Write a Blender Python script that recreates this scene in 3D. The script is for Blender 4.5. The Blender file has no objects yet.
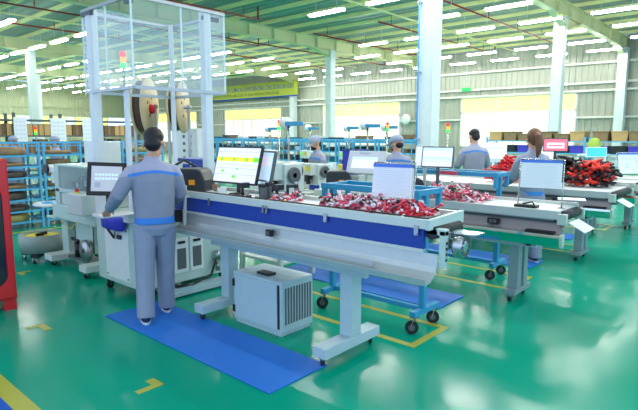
import bpy, math, random
from mathutils import Vector, Matrix
random.seed(7)
PI = math.pi
S = bpy.context.scene
C = S.collection
S.view_settings.view_transform = 'Standard'
S.view_settings.look = 'None'
S.view_settings.gamma = 1.0
S.view_settings.use_curve_mapping = False
S.view_settings.exposure = 0.92

# ------------------------------------------------------------------ materials
def lin(c):
    c = c / 255.0
    return c / 12.92 if c <= 0.04045 else ((c + 0.055) / 1.055) ** 2.4

def mat(name, rgb, rough=0.5, metal=0.0, var=0.06, scale=12.0, emit=0.0, coat=0.0, bump=0.0, spec=0.5):
    m = bpy.data.materials.new(name); m.use_nodes = True
    nt = m.node_tree; b = nt.nodes['Principled BSDF']
    col = [lin(v) for v in rgb]
    tc = nt.nodes.new('ShaderNodeTexCoord'); nz = nt.nodes.new('ShaderNodeTexNoise')
    nz.inputs['Scale'].default_value = scale; nz.inputs['Detail'].default_value = 3
    nt.links.new(tc.outputs['Object'], nz.inputs['Vector'])
    mx = nt.nodes.new('ShaderNodeMix'); mx.data_type = 'RGBA'
    mx.inputs[6].default_value = [min(1, v * (1 - var)) for v in col] + [1]
    mx.inputs[7].default_value = [min(1, v * (1 + var)) for v in col] + [1]
    nt.links.new(nz.outputs['Fac'], mx.inputs[0])
    nt.links.new(mx.outputs[2], b.inputs['Base Color'])
    b.inputs['Roughness'].default_value = rough
    b.inputs['Metallic'].default_value = metal
    b.inputs['Specular IOR Level'].default_value = spec
    if coat: b.inputs['Coat Weight'].default_value = coat
    if emit:
        nt.links.new(mx.outputs[2], b.inputs['Emission Color'])
        b.inputs['Emission Strength'].default_value = emit
    if bump:
        bp = nt.nodes.new('ShaderNodeBump'); bp.inputs['Strength'].default_value = bump; bp.inputs['Distance'].default_value = 0.01
        nt.links.new(nz.outputs['Fac'], bp.inputs['Height']); nt.links.new(bp.outputs['Normal'], b.inputs['Normal'])
    return m

MT = {}
def defm(k, *a, **kw):
    MT[k] = mat(k, *a, **kw)
defm('white_paint', (232, 236, 234), 0.35)
defm('machine_grey', (206, 216, 210), 0.38)
defm('machine_mint', (190, 212, 204), 0.38)
defm('rail_light', (206, 210, 206), 0.3, 0.35)
defm('plate_mauve', (140, 136, 138), 0.35, 0.4)
defm('leg_steel', (138, 156, 160), 0.35, .2)
defm('bench_alu', (208, 216, 206), 0.34, 0.12)
defm('panel_cream', (190, 198, 196), 0.32, 0.35)
defm('steel', (178, 184, 184), 0.22, 0.9, var=.08)
defm('brushed', (168, 172, 172), 0.3, 0.85, var=.1, scale=40)
defm('leg_grey', (176, 198, 204), 0.4)
defm('belt_white', (226, 232, 232), 0.4)
defm('belt_dark', (40, 44, 46), 0.6)
defm('deep_blue', (18, 62, 156), 0.4)
defm('frame_blue', (48, 146, 190), 0.4)
defm('rack_blue', (84, 176, 222), 0.45)
defm('mat_blue', (26, 112, 205), 0.55, var=.08, bump=.2, scale=60)
defm('black', (22, 24, 26), 0.45)
defm('charcoal', (44, 48, 52), 0.45)
defm('rubber', (28, 30, 32), 0.7)
defm('dark_grey', (90, 96, 98), 0.5)
defm('red_paint', (214, 14, 26), 0.25, coat=.4)
defm('red_pipe', (170, 36, 28), 0.4)
defm('orange', (250, 160, 20), 0.4)
defm('yellow', (236, 214, 40), 0.5)
defm('line_yellow', (170, 172, 60), 0.35)
defm('aisle_blue', (22, 92, 190), 0.2, coat=.3)
defm('column_white', (226, 234, 234), 0.4)
defm('purlin', (246, 240, 180), 0.5)
defm('beam_cream', (222, 222, 176), 0.5)
defm('roof', (160, 166, 164), 0.6, var=.1, scale=.6)
defm('wall_sheet', (172, 174, 160), 0.5)
defm('wall_green', (192, 194, 160), 0.55)
defm('girt', (222, 222, 212), 0.5)
defm('wood_reel', (222, 196, 150), 0.6, var=.2, scale=8)
defm('cable_dark', (84, 66, 54), 0.6)
defm('coil_brown', (150, 122, 88), 0.7, var=.4, scale=9)
defm('coil_dark', (78, 70, 62), 0.7, var=.4, scale=9)
defm('coil_olive', (150, 140, 84), 0.7, var=.3, scale=9)
defm('carton', (206, 168, 112), 0.7, var=.15)
defm('carton_dark', (120, 92, 62), 0.7, var=.2)
defm('crate_purple', (84, 72, 200), 0.45)
defm('bag_green', (160, 190, 70), 0.5)
defm('paper', (240, 243, 246), 0.6, var=.02)
defm('paper_ink', (220, 225, 232), 0.6, var=.05)
defm('clip_blue', (70, 120, 220), 0.4)
defm('uniform', (140, 146, 162), 0.8, var=.1, scale=14, bump=.25)
defm('uniform_light', (166, 168, 190), 0.8, var=.1, scale=14, bump=.25)
defm('trouser', (140, 150, 170), 0.85, var=.1, scale=10, bump=.3)
defm('stripe_blue', (58, 132, 214), 0.7)
defm('cap_grey', (168, 176, 196), 0.8)
defm('skin', (212, 160, 132), 0.5)
defm('hair_black', (9, 8, 9), 0.5, var=.3, scale=60)
defm('hair_brown', (112, 70, 44), 0.5, var=.4, scale=40)
defm('mask_navy', (38, 44, 84), 0.7)
defm('mask_teal', (60, 140, 170), 0.7)
defm('shoe', (34, 50, 74), 0.6)
defm('sole', (212, 216, 216), 0.6)
defm('bag_blue', (56, 60, 190), 0.5)
defm('wire_pink', (232, 84, 112), 0.45)
defm('wire_red', (216, 24, 40), 0.4)
defm('wire_scarlet', (226, 44, 30), 0.4)
defm('wire_white', (240, 234, 236), 0.45)
defm('wire_black', (26, 24, 26), 0.4)
defm('conn_yellow', (228, 196, 60), 0.4)
defm('lamp_body', (228, 232, 228), 0.4)
defm('tube', (255, 255, 250), 0.4, emit=22.0, var=0)
defm('lamp_red', (255, 40, 30), 0.3, emit=.7)
defm('lamp_orange', (255, 150, 20), 0.3, emit=.7)
defm('lamp_green', (40, 235, 90), 0.3, emit=.7)
defm('exit_green', (40, 200, 90), 0.4, emit=.4)
defm('pane_white', (255, 253, 240), 0.3, emit=.75, var=.06, scale=.35)
defm('pane_yellow', (255, 240, 140), 0.3, emit=.40, var=.06, scale=.5)
defm('screen_white', (214, 214, 228), 0.25, emit=0.39, var=.02)
defm('screen_blue', (188, 214, 240), 0.25, emit=0.39, var=.02)
defm('screen_yellow', (232, 226, 40), 0.25, emit=0.39, var=.02)
defm('screen_green', (110, 206, 60), 0.25, emit=0.39, var=.02)
defm('screen_grey', (176, 182, 192), 0.25, emit=0.26, var=.06)
defm('screen_ink', (150, 160, 178), 0.25, emit=0.23, var=.02)
defm('screen_red', (232, 110, 128), 0.25, emit=0.36, var=.02)
defm('screen_teal', (60, 180, 220), 0.25, emit=0.36, var=.02)
defm('glass_dark', (26, 34, 40), 0.12)
defm('banner', (196, 198, 66), 0.6, var=.02)
defm('banner_blue', (30, 78, 180), 0.6)
defm('banner_ink', (60, 84, 70), 0.6)
defm('pipe_blue', (80, 165, 235), 0.4)
defm('door_green', (120, 170, 160), 0.35)
defm('hazard_red', (220, 30, 40), 0.4)
defm('teal_metal', (60, 120, 140), 0.4)
defm('clear_edge', (225, 240, 238), .15)

def make_acrylic():
    m = bpy.data.materials.new('acrylic'); m.use_nodes = True
    nt = m.node_tree; nt.nodes.clear()
    out = nt.nodes.new('ShaderNodeOutputMaterial')
    tr = nt.nodes.new('ShaderNodeBsdfTransparent'); tr.inputs[0].default_value = (.965, .985, .98, 1)
    gl = nt.nodes.new('ShaderNodeBsdfGlossy'); gl.inputs['Roughness'].default_value = .03
    df = nt.nodes.new('ShaderNodeBsdfDiffuse'); df.inputs[0].default_value = (.9, .95, .95, 1)
    fr = nt.nodes.new('ShaderNodeMapRange'); lw = nt.nodes.new('ShaderNodeLayerWeight'); lw.inputs[0].default_value = .25; nt.links.new(lw.outputs['Facing'], fr.inputs[0]); fr.inputs[3].default_value = .04; fr.inputs[4].default_value = .30
    m1 = nt.nodes.new('ShaderNodeMixShader'); m2 = nt.nodes.new('ShaderNodeMixShader')
    tc = nt.nodes.new('ShaderNodeTexCoord'); nz = nt.nodes.new('ShaderNodeTexNoise'); nz.inputs['Scale'].default_value = 2.5
    mr = nt.nodes.new('ShaderNodeMapRange'); mr.inputs[3].default_value = .0; mr.inputs[4].default_value = .06
    nt.links.new(tc.outputs['Object'], nz.inputs[0]); nt.links.new(nz.outputs[0], mr.inputs[0])
    nt.links.new(mr.outputs[0], m1.inputs[0]); nt.links.new(tr.outputs[0], m1.inputs[1]); nt.links.new(df.outputs[0], m1.inputs[2])
    nt.links.new(fr.outputs[0], m2.inputs[0]); nt.links.new(m1.outputs[0], m2.inputs[1]); nt.links.new(gl.outputs[0], m2.inputs[2])
    nt.links.new(m2.outputs[0], out.inputs[0])
    return m
MT['acrylic'] = make_acrylic()

def make_pane():
    m = bpy.data.materials.new('bright_pane'); m.use_nodes = True
    nt = m.node_tree; b = nt.nodes['Principled BSDF']
    tc = nt.nodes.new('ShaderNodeTexCoord'); nz = nt.nodes.new('ShaderNodeTexNoise'); nz.inputs['Scale'].default_value = .9; nz.inputs['Detail'].default_value = 3
    nt.links.new(tc.outputs['Object'], nz.inputs[0])
    cr = nt.nodes.new('ShaderNodeValToRGB'); cr.color_ramp.elements[0].position = .42; cr.color_ramp.elements[1].position = .62
    cr.color_ramp.elements[0].color = (1, 1, .97, 1); cr.color_ramp.elements[1].color = (.92, 1, .62, 1)
    nt.links.new(nz.outputs[0], cr.inputs[0]); nt.links.new(cr.outputs[0], b.inputs['Emission Color'])
    b.inputs['Emission Strength'].default_value = .62; b.inputs['Base Color'].default_value = (.3, .3, .28, 1); b.inputs['Roughness'].default_value = .2
    return m
MT['pane_white'] = make_pane()

def make_floor():
    m = bpy.data.materials.new('epoxy_floor'); m.use_nodes = True
    nt = m.node_tree; b = nt.nodes['Principled BSDF']
    tc = nt.nodes.new('ShaderNodeTexCoord')
    n1 = nt.nodes.new('ShaderNodeTexNoise'); n1.inputs['Scale'].default_value = .5; n1.inputs['Detail'].default_value = 5
    nt.links.new(tc.outputs['Object'], n1.inputs[0])
    cr = nt.nodes.new('ShaderNodeValToRGB')
    cr.color_ramp.elements[0].position = .3; cr.color_ramp.elements[1].position = .75
    cr.color_ramp.elements[0].color = (lin(0), lin(148), lin(118), 1)
    cr.color_ramp.elements[1].color = (lin(0), lin(160), lin(130), 1)
    nt.links.new(n1.outputs[0], cr.inputs[0]); nt.links.new(cr.outputs[0], b.inputs['Base Color'])
    n2 = nt.nodes.new('ShaderNodeTexNoise'); n2.inputs['Scale'].default_value = 1.6; n2.inputs['Detail'].default_value = 4
    nt.links.new(tc.outputs['Object'], n2.inputs[0])
    mr = nt.nodes.new('ShaderNodeMapRange'); mr.inputs[1].default_value = .3; mr.inputs[2].default_value = .7
    mr.inputs[3].default_value = .12; mr.inputs[4].default_value = .22
    nt.links.new(n2.outputs[0], mr.inputs[0]); nt.links.new(mr.outputs[0], b.inputs['Roughness'])
    b.inputs['Specular IOR Level'].default_value = .16
    n3 = nt.nodes.new('ShaderNodeTexNoise'); n3.inputs['Scale'].default_value = 2.2; n3.inputs['Detail'].default_value = 2
    nt.links.new(tc.outputs['Object'], n3.inputs[0])
    bp = nt.nodes.new('ShaderNodeBump'); bp.inputs['Strength'].default_value = .12; bp.inputs['Distance'].default_value = .02
    nt.links.new(n3.outputs[0], bp.inputs['Height']); nt.links.new(bp.outputs[0], b.inputs['Normal'])
    return m
MT['floor'] = make_floor()

# ------------------------------------------------------------------ mesh builder
class M:
    def __init__(s): s.v = []; s.f = []; s.mi = []; s.sm = []; s.cur = 0
    def use(s, i): s.cur = i; return s
    def _add(s, vs, fs, smooth=False):
        o = len(s.v); s.v += [tuple(p) for p in vs]
        for f in fs:
            s.f.append(tuple(i + o for i in f)); s.mi.append(s.cur); s.sm.append(smooth)
        return s
    def box(s, x0, x1, y0, y1, z0, z1):
        if x0 > x1: x0, x1 = x1, x0
        if y0 > y1: y0, y1 = y1, y0
        if z0 > z1: z0, z1 = z1, z0
        v = [(x0,y0,z0),(x1,y0,z0),(x1,y1,z0),(x0,y1,z0),(x0,y0,z1),(x1,y0,z1),(x1,y1,z1),(x0,y1,z1)]
        return s._add(v, [(0,3,2,1),(4,5,6,7),(0,1,5,4),(1,2,6,5),(2,3,7,6),(3,0,4,7)])
    def obox(s, c, d, m3):   # centre, size, 3x3 rotation
        c = Vector(c); v = []
        for k in range(8):
            q = Vector(((k & 1) - .5, ((k >> 1) & 1) - .5, (k >> 2) - .5))
            v.append(c + m3 @ Vector((q.x*d[0], q.y*d[1], q.z*d[2])))
        return s._add(v, [(0,2,3,1),(4,5,7,6),(0,1,5,4),(1,3,7,5),(3,2,6,7),(2,0,4,6)])
    def bar(s, p, q, w, h=None):  # rectangular bar between two points
        p = Vector(p); q = Vector(q); d = q - p; h = h or w
        z = d.normalized(); u = Vector((0,0,1)) if abs(z.z) < .9 else Vector((1,0,0))
        x = u.cross(z).normalized(); y = z.cross(x)
        return s.obox((p+q)/2, (w, h, d.length), Matrix((x, y, z)).transposed())
    def prism(s, prof, axis, a, b):  # closed profile extruded along an axis
        n = len(prof); v = []
        for t in (a, b):
            for (p, q) in prof:
                v.append({'x': (t,p,q), 'y': (p,t,q), 'z': (p,q,t)}[axis])
        fs = [tuple(range(n))[::-1], tuple(range(n, 2*n))] + [(i, (i+1) % n, n+(i+1) % n, n+i) for i in range(n)]
        if axis == 'y': fs = [f[::-1] for f in fs]
        return s._add(v, fs)
    def sheet(s, prof, axis, a, b, t):   # open profile with thickness t (offset along its normals)
        n = len(prof); off = []
        for i in range(n):
            p0 = prof[max(i-1, 0)]; p1 = prof[min(i+1, n-1)]
            dx, dy = p1[0]-p0[0], p1[1]-p0[1]; l = math.hypot(dx, dy) or 1
            off.append((prof[i][0]-dy/l*t, prof[i][1]+dx/l*t))
        for i in range(n-1):
            s.prism([prof[i], prof[i+1], off[i+1], off[i]], axis, a, b)
        return s
    def loft(s, rings, cap=True, smooth=True):
        n = len(rings[0]); v = [p for r in rings for p in r]; fs = []
        for i in range(len(rings)-1):
            for j in range(n):
                fs.append((i*n+j, i*n+(j+1) % n, (i+1)*n+(j+1) % n, (i+1)*n+j))
        s._add(v, fs, smooth)
        if cap:
            o = len(s.v)-len(v)
            for idx, rev in ((0, True), (len(rings)-1, False)):
                f = [o+idx*n+j for j in range(n)]
                s.f.append(tuple(f[::-1] if rev else f)); s.mi.append(s.cur); s.sm.append(False)
        return s
    def tube(s, pts, r, n=8, smooth=True):
        pts = [Vector(p) for p in pts]; k = len(pts)
        rs = r if isinstance(r, (list, tuple)) else [r]*k
        rings = []; prev = None
        for i in range(k):
            d = (pts[min(i+1, k-1)]-pts[max(i-1, 0)]).normalized()
            if prev is None:
                u = Vector((0,0,1)) if abs(d.z) < .9 else Vector((1,0,0))
                x = u.cross(d).normalized()
            else:
                x = (prev - d*prev.dot(d)).normalized()
            prev = x; y = d.cross(x)
            rr = rs[i] if isinstance(rs[i], (list, tuple)) else (rs[i], rs[i])
            rings.append([pts[i]+x*rr[0]*math.cos(2*PI*j/n)+y*rr[1]*math.sin(2*PI*j/n) for j in range(n)])
        return s.loft(rings, True, smooth)
    def cyl(s, p, q, r, r2=None, n=16): return s.tube([p, q], [r, r if r2 is None else r2], n)
    def lathe(s, prof, c, axis='z', n=24, smooth=True):   # prof: (radius, height)
        rings = []
        for (r, h) in prof:
            ring = []
            for j in range(n):
                a = 2*PI*j/n; u, w = r*math.cos(a), r*math.sin(a)
                q = {'z': (u, w, h), 'x': (h, u, w), 'y': (w, h, u)}[axis]
                ring.append((c[0]+q[0], c[1]+q[1], c[2]+q[2]))
            rings.append(ring)
        return s.loft(rings, True, smooth)
    def ell(s, c, r, n=14, m=9, rot=None):
        rings = []
        for i in range(m):
            t = -PI/2+PI*(i+.06 if i == 0 else i-.06 if i == m-1 else i)/(m-1)
            ring = []
            for j in range(n):
                a = 2*PI*j/n
                q = Vector((r[0]*math.cos(t)*math.cos(a), r[1]*math.cos(t)*math.sin(a), r[2]*math.sin(t)))
                if rot: q = rot @ q
                ring.append(Vector(c)+q)
            rings.append(ring)
        return s.loft(rings)
    def mesh(s, name, mats, origin=(0,0,0)):
        me = bpy.data.meshes.new(name)
        o = origin
        me.from_pydata([(p[0]-o[0], p[1]-o[1], p[2]-o[2]) for p in s.v], [], s.f)
        for m_ in (mats if isinstance(mats, (list, tuple)) else [mats]):
            me.materials.append(MT[m_] if isinstance(m_, str) else m_)
        me.polygons.foreach_set('material_index', s.mi); me.polygons.foreach_set('use_smooth', s.sm)
        me.update()
        return me

def root_of(o):
    while o.parent: o = o.parent
    return o

def obj(name, m, mats, parent=None, bevel=0.0, loc=None):
    """link builder m as ONE mesh object; with a parent, m is in world coordinates of that (unrotated) thing"""
    origin = tuple(root_of(parent).location) if parent else (loc or (0,0,0))
    if parent and root_of(parent).get('_local'): origin = (0,0,0)
    me = m.mesh(name, mats, origin) if isinstance(m, M) else m
    o = bpy.data.objects.new(name, me); C.objects.link(o)
    if parent: o.parent = parent
    else: o.location = origin
    if bevel:
        b = o.modifiers.new('edge', 'BEVEL'); b.width = bevel; b.segments = 2; b.limit_method = 'ANGLE'; b.angle_limit = .7
        b.harden_normals = False
    return o

def tag(o, label, cat, group=None):
    o['label'] = label; o['category'] = cat
    if group: o['group'] = group
    return o

def thing(name, label, cat, loc=(0,0,0), rz=0.0, group=None, local=False):
    o = bpy.data.objects.new(name, None); C.objects.link(o)
    o.location = loc; o.rotation_euler = (0,0,rz); o.empty_display_size = .1
    if local or rz: o['_local'] = 1
    return tag(o, label, cat, group)

def struct(name, m, mats, bevel=0.0, parent=None):
    o = obj(name, m, mats, parent, bevel)
    if not parent: o['kind'] = 'structure'
    return o

def dup(root, loc, rz=None, label=None, group=None, scale=None):
    r = root.copy(); C.objects.link(r); r.location = loc
    if rz is not None: r.rotation_euler = (0,0,rz)
    if label: r['label'] = label
    if group: r['group'] = group
    if scale: r.scale = scale
    for ch in list(root.children):
        c = ch.copy(); C.objects.link(c); c.parent = r
        for g in list(ch.children):
            d = g.copy(); C.objects.link(d); d.parent = c
    return r

def text_mesh(body, size, extrude=.002, align='LEFT', width=None):
    cu = bpy.data.curves.new('lettering', 'FONT'); cu.body = body; cu.size = size; cu.extrude = extrude; cu.align_x = align
    cu.resolution_u = 3
    o = bpy.data.objects.new('lettering', cu); C.objects.link(o)
    bpy.context.view_layer.update()
    me = bpy.data.meshes.new_from_object(o.evaluated_get(bpy.context.evaluated_depsgraph_get()))
    bpy.data.objects.remove(o)
    if width:
        xs = [v.co.x for v in me.vertices]; w = max(xs)-min(xs)
        for v in me.vertices: v.co.x *= width/w
    return me

ORD = ['first','second','third','fourth','fifth','sixth','seventh','eighth','ninth','tenth','eleventh','twelfth','thirteenth','fourteenth','fifteenth','sixteenth','seventeenth','eighteenth','nineteenth','twentieth']
# ------------------------------------------------------------------ camera
cam = bpy.data.cameras.new('camera'); co = bpy.data.objects.new('camera', cam); C.objects.link(co)
co.location = (0, 0, 1.61); co.rotation_euler = (math.radians(90-7.609), 0, math.radians(41.699-90))
cam.sensor_width = 36.0; cam.lens = 524.0/638*36; cam.clip_start = .05; cam.clip_end = 200
S.camera = co

# ------------------------------------------------------------------ world as blue sky fill
w = bpy.data.worlds.new('sky_fill'); S.world = w; w.use_nodes = True
bg = w.node_tree.nodes['Background']; bg.inputs[0].default_value = (.54, .74, 1.0, 1); bg.inputs[1].default_value = 1.05  # ambient fill through the unbuilt sides, tinted blue to cool the near floor

XW, YW = 29.3, 52.0
# ------------------------------------------------------------------ floor, markings
m = M(); m.box(-12, XW, -14, YW, -.1, 0); struct('floor', m, 'floor')
m = M(); m.box(-12, .97, -14, 12, .0, .002); struct('trim_1', m, 'aisle_blue')
def paint(n, rects):
    m = M()
    for r in rects: m.box(r[0], r[1], r[2], r[3], 0, .003)
    struct('trim_%d' % n, m, 'line_yellow')
paint(2, [(.97, 1.08, -14, 12)])
paint(3, [(3.33, 3.39, 2.0, 4.3), (3.84, 3.90, 2.06, 4.3), (3.39, 3.90, 2.0, 2.06)])
paint(4, [(5.30, 5.36, 2.05, 4.3), (5.92, 5.98, 2.11, 4.3), (5.36, 5.98, 2.05, 2.11)])
paint(5, [(7.60, 7.66, 2.1, 4.3), (8.10, 8.16, 2.16, 4.3), (7.66, 8.16, 2.1, 2.16)])
paint(6, [(9.75, 9.81, 2.2, 4.3), (10.4, 10.46, 2.2, 4.3), (9.81, 10.4, 2.2, 2.26)])
paint(7, [(1.52, 1.66, 4.60, 4.66), (1.60, 1.66, 4.47, 4.60)])
paint(8, [(1.56, 1.74, 2.90, 2.95), (1.68, 1.74, 2.95, 3.03)])
paint(9, [(2.12, 2.26, 6.60, 6.66), (2.12, 2.17, 6.50, 6.60)])
paint(10, [(1.5, 6.3, 9.40, 9.47)])

# ------------------------------------------------------------------ shell
def corr(a0, a1, z0, z1, depth=.045, pitch=.30):   # trapezoid sheet profile running along a
    pts = []; a = a0
    while a < a1 - 1e-6:
        for da, d in ((0, 0), (.17, 0), (.20, depth), (.27, depth)):
            if a+da < a1: pts.append((a+da, d))
        a += pitch
    pts.append((a1, 0))
    return pts
def wall_sheet_x(m, y0, y1, z0, z1):
    p = corr(y0, y1, z0, z1)
    for (a, b) in zip(p, p[1:]):
        v = [(XW-a[1], a[0], z0), (XW-b[1], b[0], z0), (XW-b[1], b[0], z1), (XW-a[1], a[0], z1)]
        m._add(v, [(3, 2, 1, 0)])
WINS = [(-2.6, 3.8), (8.3, 14.75), (19.0, 25.65), (30.0, 37.1), (41.2, 48.0)]
m = M(); y = -14
for (a, b) in WINS:
    wall_sheet_x(m, y, a, 0, 6.4); wall_sheet_x(m, a, b, 3.78, 6.4); wall_sheet_x(m, a, b, 0, .9); y = b
wall_sheet_x(m, y, YW, 0, 6.4)
m.box(XW+.01, XW+.15, -14, YW, 3.8, 6.4)
wall = struct('wall_right', m, 'wall_sheet')
for z in (5.17, 4.2, 3.82):
    m = M(); m.box(XW-.19, XW-.05, -14, YW, z-.05, z+.05); struct('girt', m, 'girt', parent=wall)
yy = -14
for (a, b) in WINS + [(YW, YW)]:
    if a - yy > .5:
        m = M(); m.box(XW-.19, XW-.05, yy, a, 2.45, 2.55); struct('girt', m, 'girt', parent=wall)
    yy = b
for i, (a, b) in enumerate(WINS):
    fr = M()
    X0, X1 = XW-.10, XW-.02
    for yv in (a, b-.08): fr.box(X0, X1, yv, yv+.08, .9, 3.78)
    for zv in (.9, 2.86, 3.70): fr.box(X0, X1, a, b, zv, zv+.08)
    for zv in (1.55, 2.2): fr.box(X0+.02, X1, a, b, zv, zv+.035)
    n = 6
    for k in range(1, n):
        yv = a+(b-a)*k/n; fr.box(X0+.01, X1, yv-.025, yv+.025, .9, 3.78)
    f = struct('window_%d' % (i+1), fr, 'girt')
    p = M(); p.box(XW-.05, XW-.04, a+.05, b-.05, .93, 2.88); obj('lower_pane', p, 'pane_white', f)
    p = M(); p.box(XW-.05, XW-.04, a+.05, b-.05, 2.92, 3.73); obj('upper_pane', p, 'pane_yellow', f)
# far end wall
m = M()
pr = corr(-12, XW, 0, 0)
for (z0, z1) in ((0, 2.55), (3.35, 6.4)):
    for (a, b) in zip(pr, pr[1:]):
        m._add([(a[0], YW-a[1], z0), (b[0], YW-b[1], z0), (b[0], YW-b[1], z1), (a[0], YW-a[1], z1)], [(0, 1, 2, 3)])
m.box(-12, XW, YW+.01, YW+.15, 3.4, 6.4)
wl = struct('wall_left', m, 'wall_green')
for z in (5.2, 4.2):
    m = M(); m.box(-12, XW, YW-.19, YW-.05, z-.05, z+.05); struct('girt', m, 'wall_green', parent=wl)
for i, (a, b) in enumerate([(14.5, 17.6), (18.6, 21.9), (22.6, 26.0)]):
    f = M()
    for xv in (a, b-.08): f.box(xv, xv+.08, YW-.1, YW-.02, 2.5, 3.4)
    for zv in (2.5, 3.32): f.box(a, b, YW-.1, YW-.02, zv, zv+.08)
    for k in range(1, 4): f.box(a+(b-a)*k/4-.03, a+(b-a)*k/4+.03, YW-.09, YW-.02, 2.5, 3.4)
    fo = struct('window_%d' % (6+i), f, 'girt')
    p = M(); p.box(a, b, YW-.05, YW-.04, 2.55, 3.35); obj('pane', p, 'pane_yellow', fo)

# ceiling deck, purlins, beams
m = M()
x = -5  # deck stops short behind the camera to let sky fill reach the floor
while x < XW:
    m._add([(x, -6, 6.45), (x+.22, -6, 6.45), (x+.22, YW, 6.45), (x, YW, 6.45)], [(3, 2, 1, 0)])
    m._add([(x+.22, -6, 6.45), (x+.26, -6, 6.49), (x+.26, YW, 6.49), (x+.22, YW, 6.45)], [(3, 2, 1, 0)])
    m._add([(x+.26, -6, 6.49), (x+.34, -6, 6.49), (x+.34, YW, 6.49), (x+.26, YW, 6.49)], [(3, 2, 1, 0)])
    m._add([(x+.34, -6, 6.49), (x+.38, -6, 6.45), (x+.38, YW, 6.45), (x+.34, YW, 6.49)], [(3, 2, 1, 0)])
    x += .38
m.box(-5, XW, -6, YW, 6.55, 6.6)
struct('ceiling', m, 'roof')
k = 20
PUR = [-1.05+1.41*i for i in range(22)]
for xx in PUR:
    if xx > XW-.3: continue
    m = M()
    m.box(xx, xx+.012, -6, YW, 6.34, 6.45); m.box(xx-.05, xx+.012, -6, YW, 6.435, 6.448); m.box(xx-.01, xx+.075, -6, YW, 6.33, 6.345)
    struct('trim_%d' % k, m, 'purlin'); k += 1
BY = [-4.6, 6.3, 17.2, 28.1, 39.0]
COLX = [10.75, 20.2]
for yb in BY:
    m = M()
    m.box(-5, XW, yb-.13, yb+.13, 5.72, 5.745); m.box(-5, XW, yb-.13, yb+.13, 6.2, 6.22); m.box(-5, XW, yb-.008, yb+.008, 5.74, 6.2)
    xs = -4.9
    while xs < XW:
        m.box(xs, xs+.012, yb-.12, yb+.12, 5.74, 6.2); xs += 1.41
    for cx in COLX+[XW-.3]:   # haunches
        for sg in (-1, 1):
            m.prism([(cx, 5.735), (cx+sg*1.6, 5.735), (cx+sg*.2, 5.42), (cx, 5.42)], 'y', yb-.008, yb+.008)
            m.prism([(cx+sg*1.6, 5.735), (cx+sg*.2, 5.42), (cx+sg*.2, 5.40), (cx+sg*1.6, 5.715)], 'y', yb-.12, yb+.12)
    struct('trim_%d' % k, m, 'beam_cream'); k += 1
for yt in (11.75, 22.6, 33.5):    # cross ties halfway along each bay
    m = M(); m.box(2, XW, yt-.035, yt+.035, 6.16, 6.215); struct('trim_%d' % k, m, 'purlin'); k += 1

# columns (H section)
def column(x, y, w=.36, top=5.74):
    m = M()
    m.box(x-w/2, x+w/2, y-w/2, y-w/2+.02, 0, top); m.box(x-w/2, x+w/2, y+w/2-.02, y+w/2, 0, top)
    m.box(x-w/2+.03, x+w/2-.03, y-w/2+.02, y+w/2-.02, 0, top)
    m.box(x-.28, x+.28, y-.28, y+.28, 0, .03)
    m.box(x-.25, x+.25, y-.25, y+.25, top-.03, top-.005)
    return m
cols = []
for (x, y) in [(10.75, 6.22), (20.1, 6.42), (20.2, 17.25), (10.3, 28.1), (14.6, 39.0)]:
    struct('trim_%d' % k, column(x, y), 'column_white', .004); k += 1
for y in (6.25, 17.2, 28.35, 39.2):
    m = M(); m.box(XW-.62, XW-.60, y-.2, y+.2, 0, 5.74); m.box(XW-.22, XW-.2, y-.2, y+.2, 0, 5.74); m.box(XW-.6, XW-.2, y-.19, y+.19, 0, 5.74)
    struct('trim_%d' % k, m, 'column_white'); k += 1

# ------------------------------------------------------------------ ceiling lamps
def make_lamp():
    t = thing('ceiling_lamp', '', 'lamp', (0, 0, 5.6), 0, 'linear lamps hung under the roof')
    m = M(); m.prism([(-.105, .0), (.105, .0), (.05, .05), (-.05, .05)], 'y', -.73, .73)
    for s in (-.45, .45): m.box(-.006, .006, s-.006, s+.006, .06, .62)
    t['_local'] = 1
    obj('housing', m, 'lamp_body', t)
    m = M()
    m.prism([(-.10, .0), (-.085, -.055), (.085, -.055), (.10, .0)], 'y', -.715, .715)
    obj('tube', m, 'tube', t)
    return t
rows = [(27.9, 'row nearest the windows'), (25.1, 'second row from the windows'), (22.15, 'third row from the windows'),
        (19.35, 'fourth row from the windows'), (16.55, 'fifth row from the windows'), (13.45, 'sixth row from the windows'),
        (9.85, 'row above the far blue racks'), (7.03, 'row nearest the camera on the left')]
YL = [4.5+2.39*i for i in range(20)]
def lamp_ok(x, y):
    if x > 24.5 and y > 26.5: return False
    if x > 28 - .5: return y > 5.5
    if x < 11: return y > 20
    if x < 14: return y < 13 or y > 26.5
    if x < 18: return y < 10 or y > 20
    if 18 < x < 21 and 15 < y < 20: return False
    return not (17 < y < 20)
lamp0 = None
for x, rl in rows:
    n = 0
    for y in YL:
        if not lamp_ok(x, y): continue
        lab = 'white ceiling lamp, %s from the right, %s' % (ORD[n], rl); n += 1
        if lamp0 is None:
            lamp0 = make_lamp(); lamp0.location = (x, y, 5.6); lamp0['label'] = lab
        else:
            dup(lamp0, (x, y, 5.6), label=lab)
# unseen lamps added over and behind the camera, power tuned by row for brightness
for x, e in ((-1.5, 9), (1.4, 9), (4.2, 14), (7.03, 26), (9.85, 34), (12.7, 34)):
    for y in (-3, 0, 3, 6, 9, 12, 15):
        if x < 5 and y > 12: continue
        l = bpy.data.lights.new('lamp', 'AREA'); l.shape = 'RECTANGLE'; l.size = .14; l.size_y = 1.45; l.energy = e; l.color = (1, 1, .97)
        o = bpy.data.objects.new('lamp', l); C.objects.link(o); o.location = (x, y, 5.58)

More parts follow.
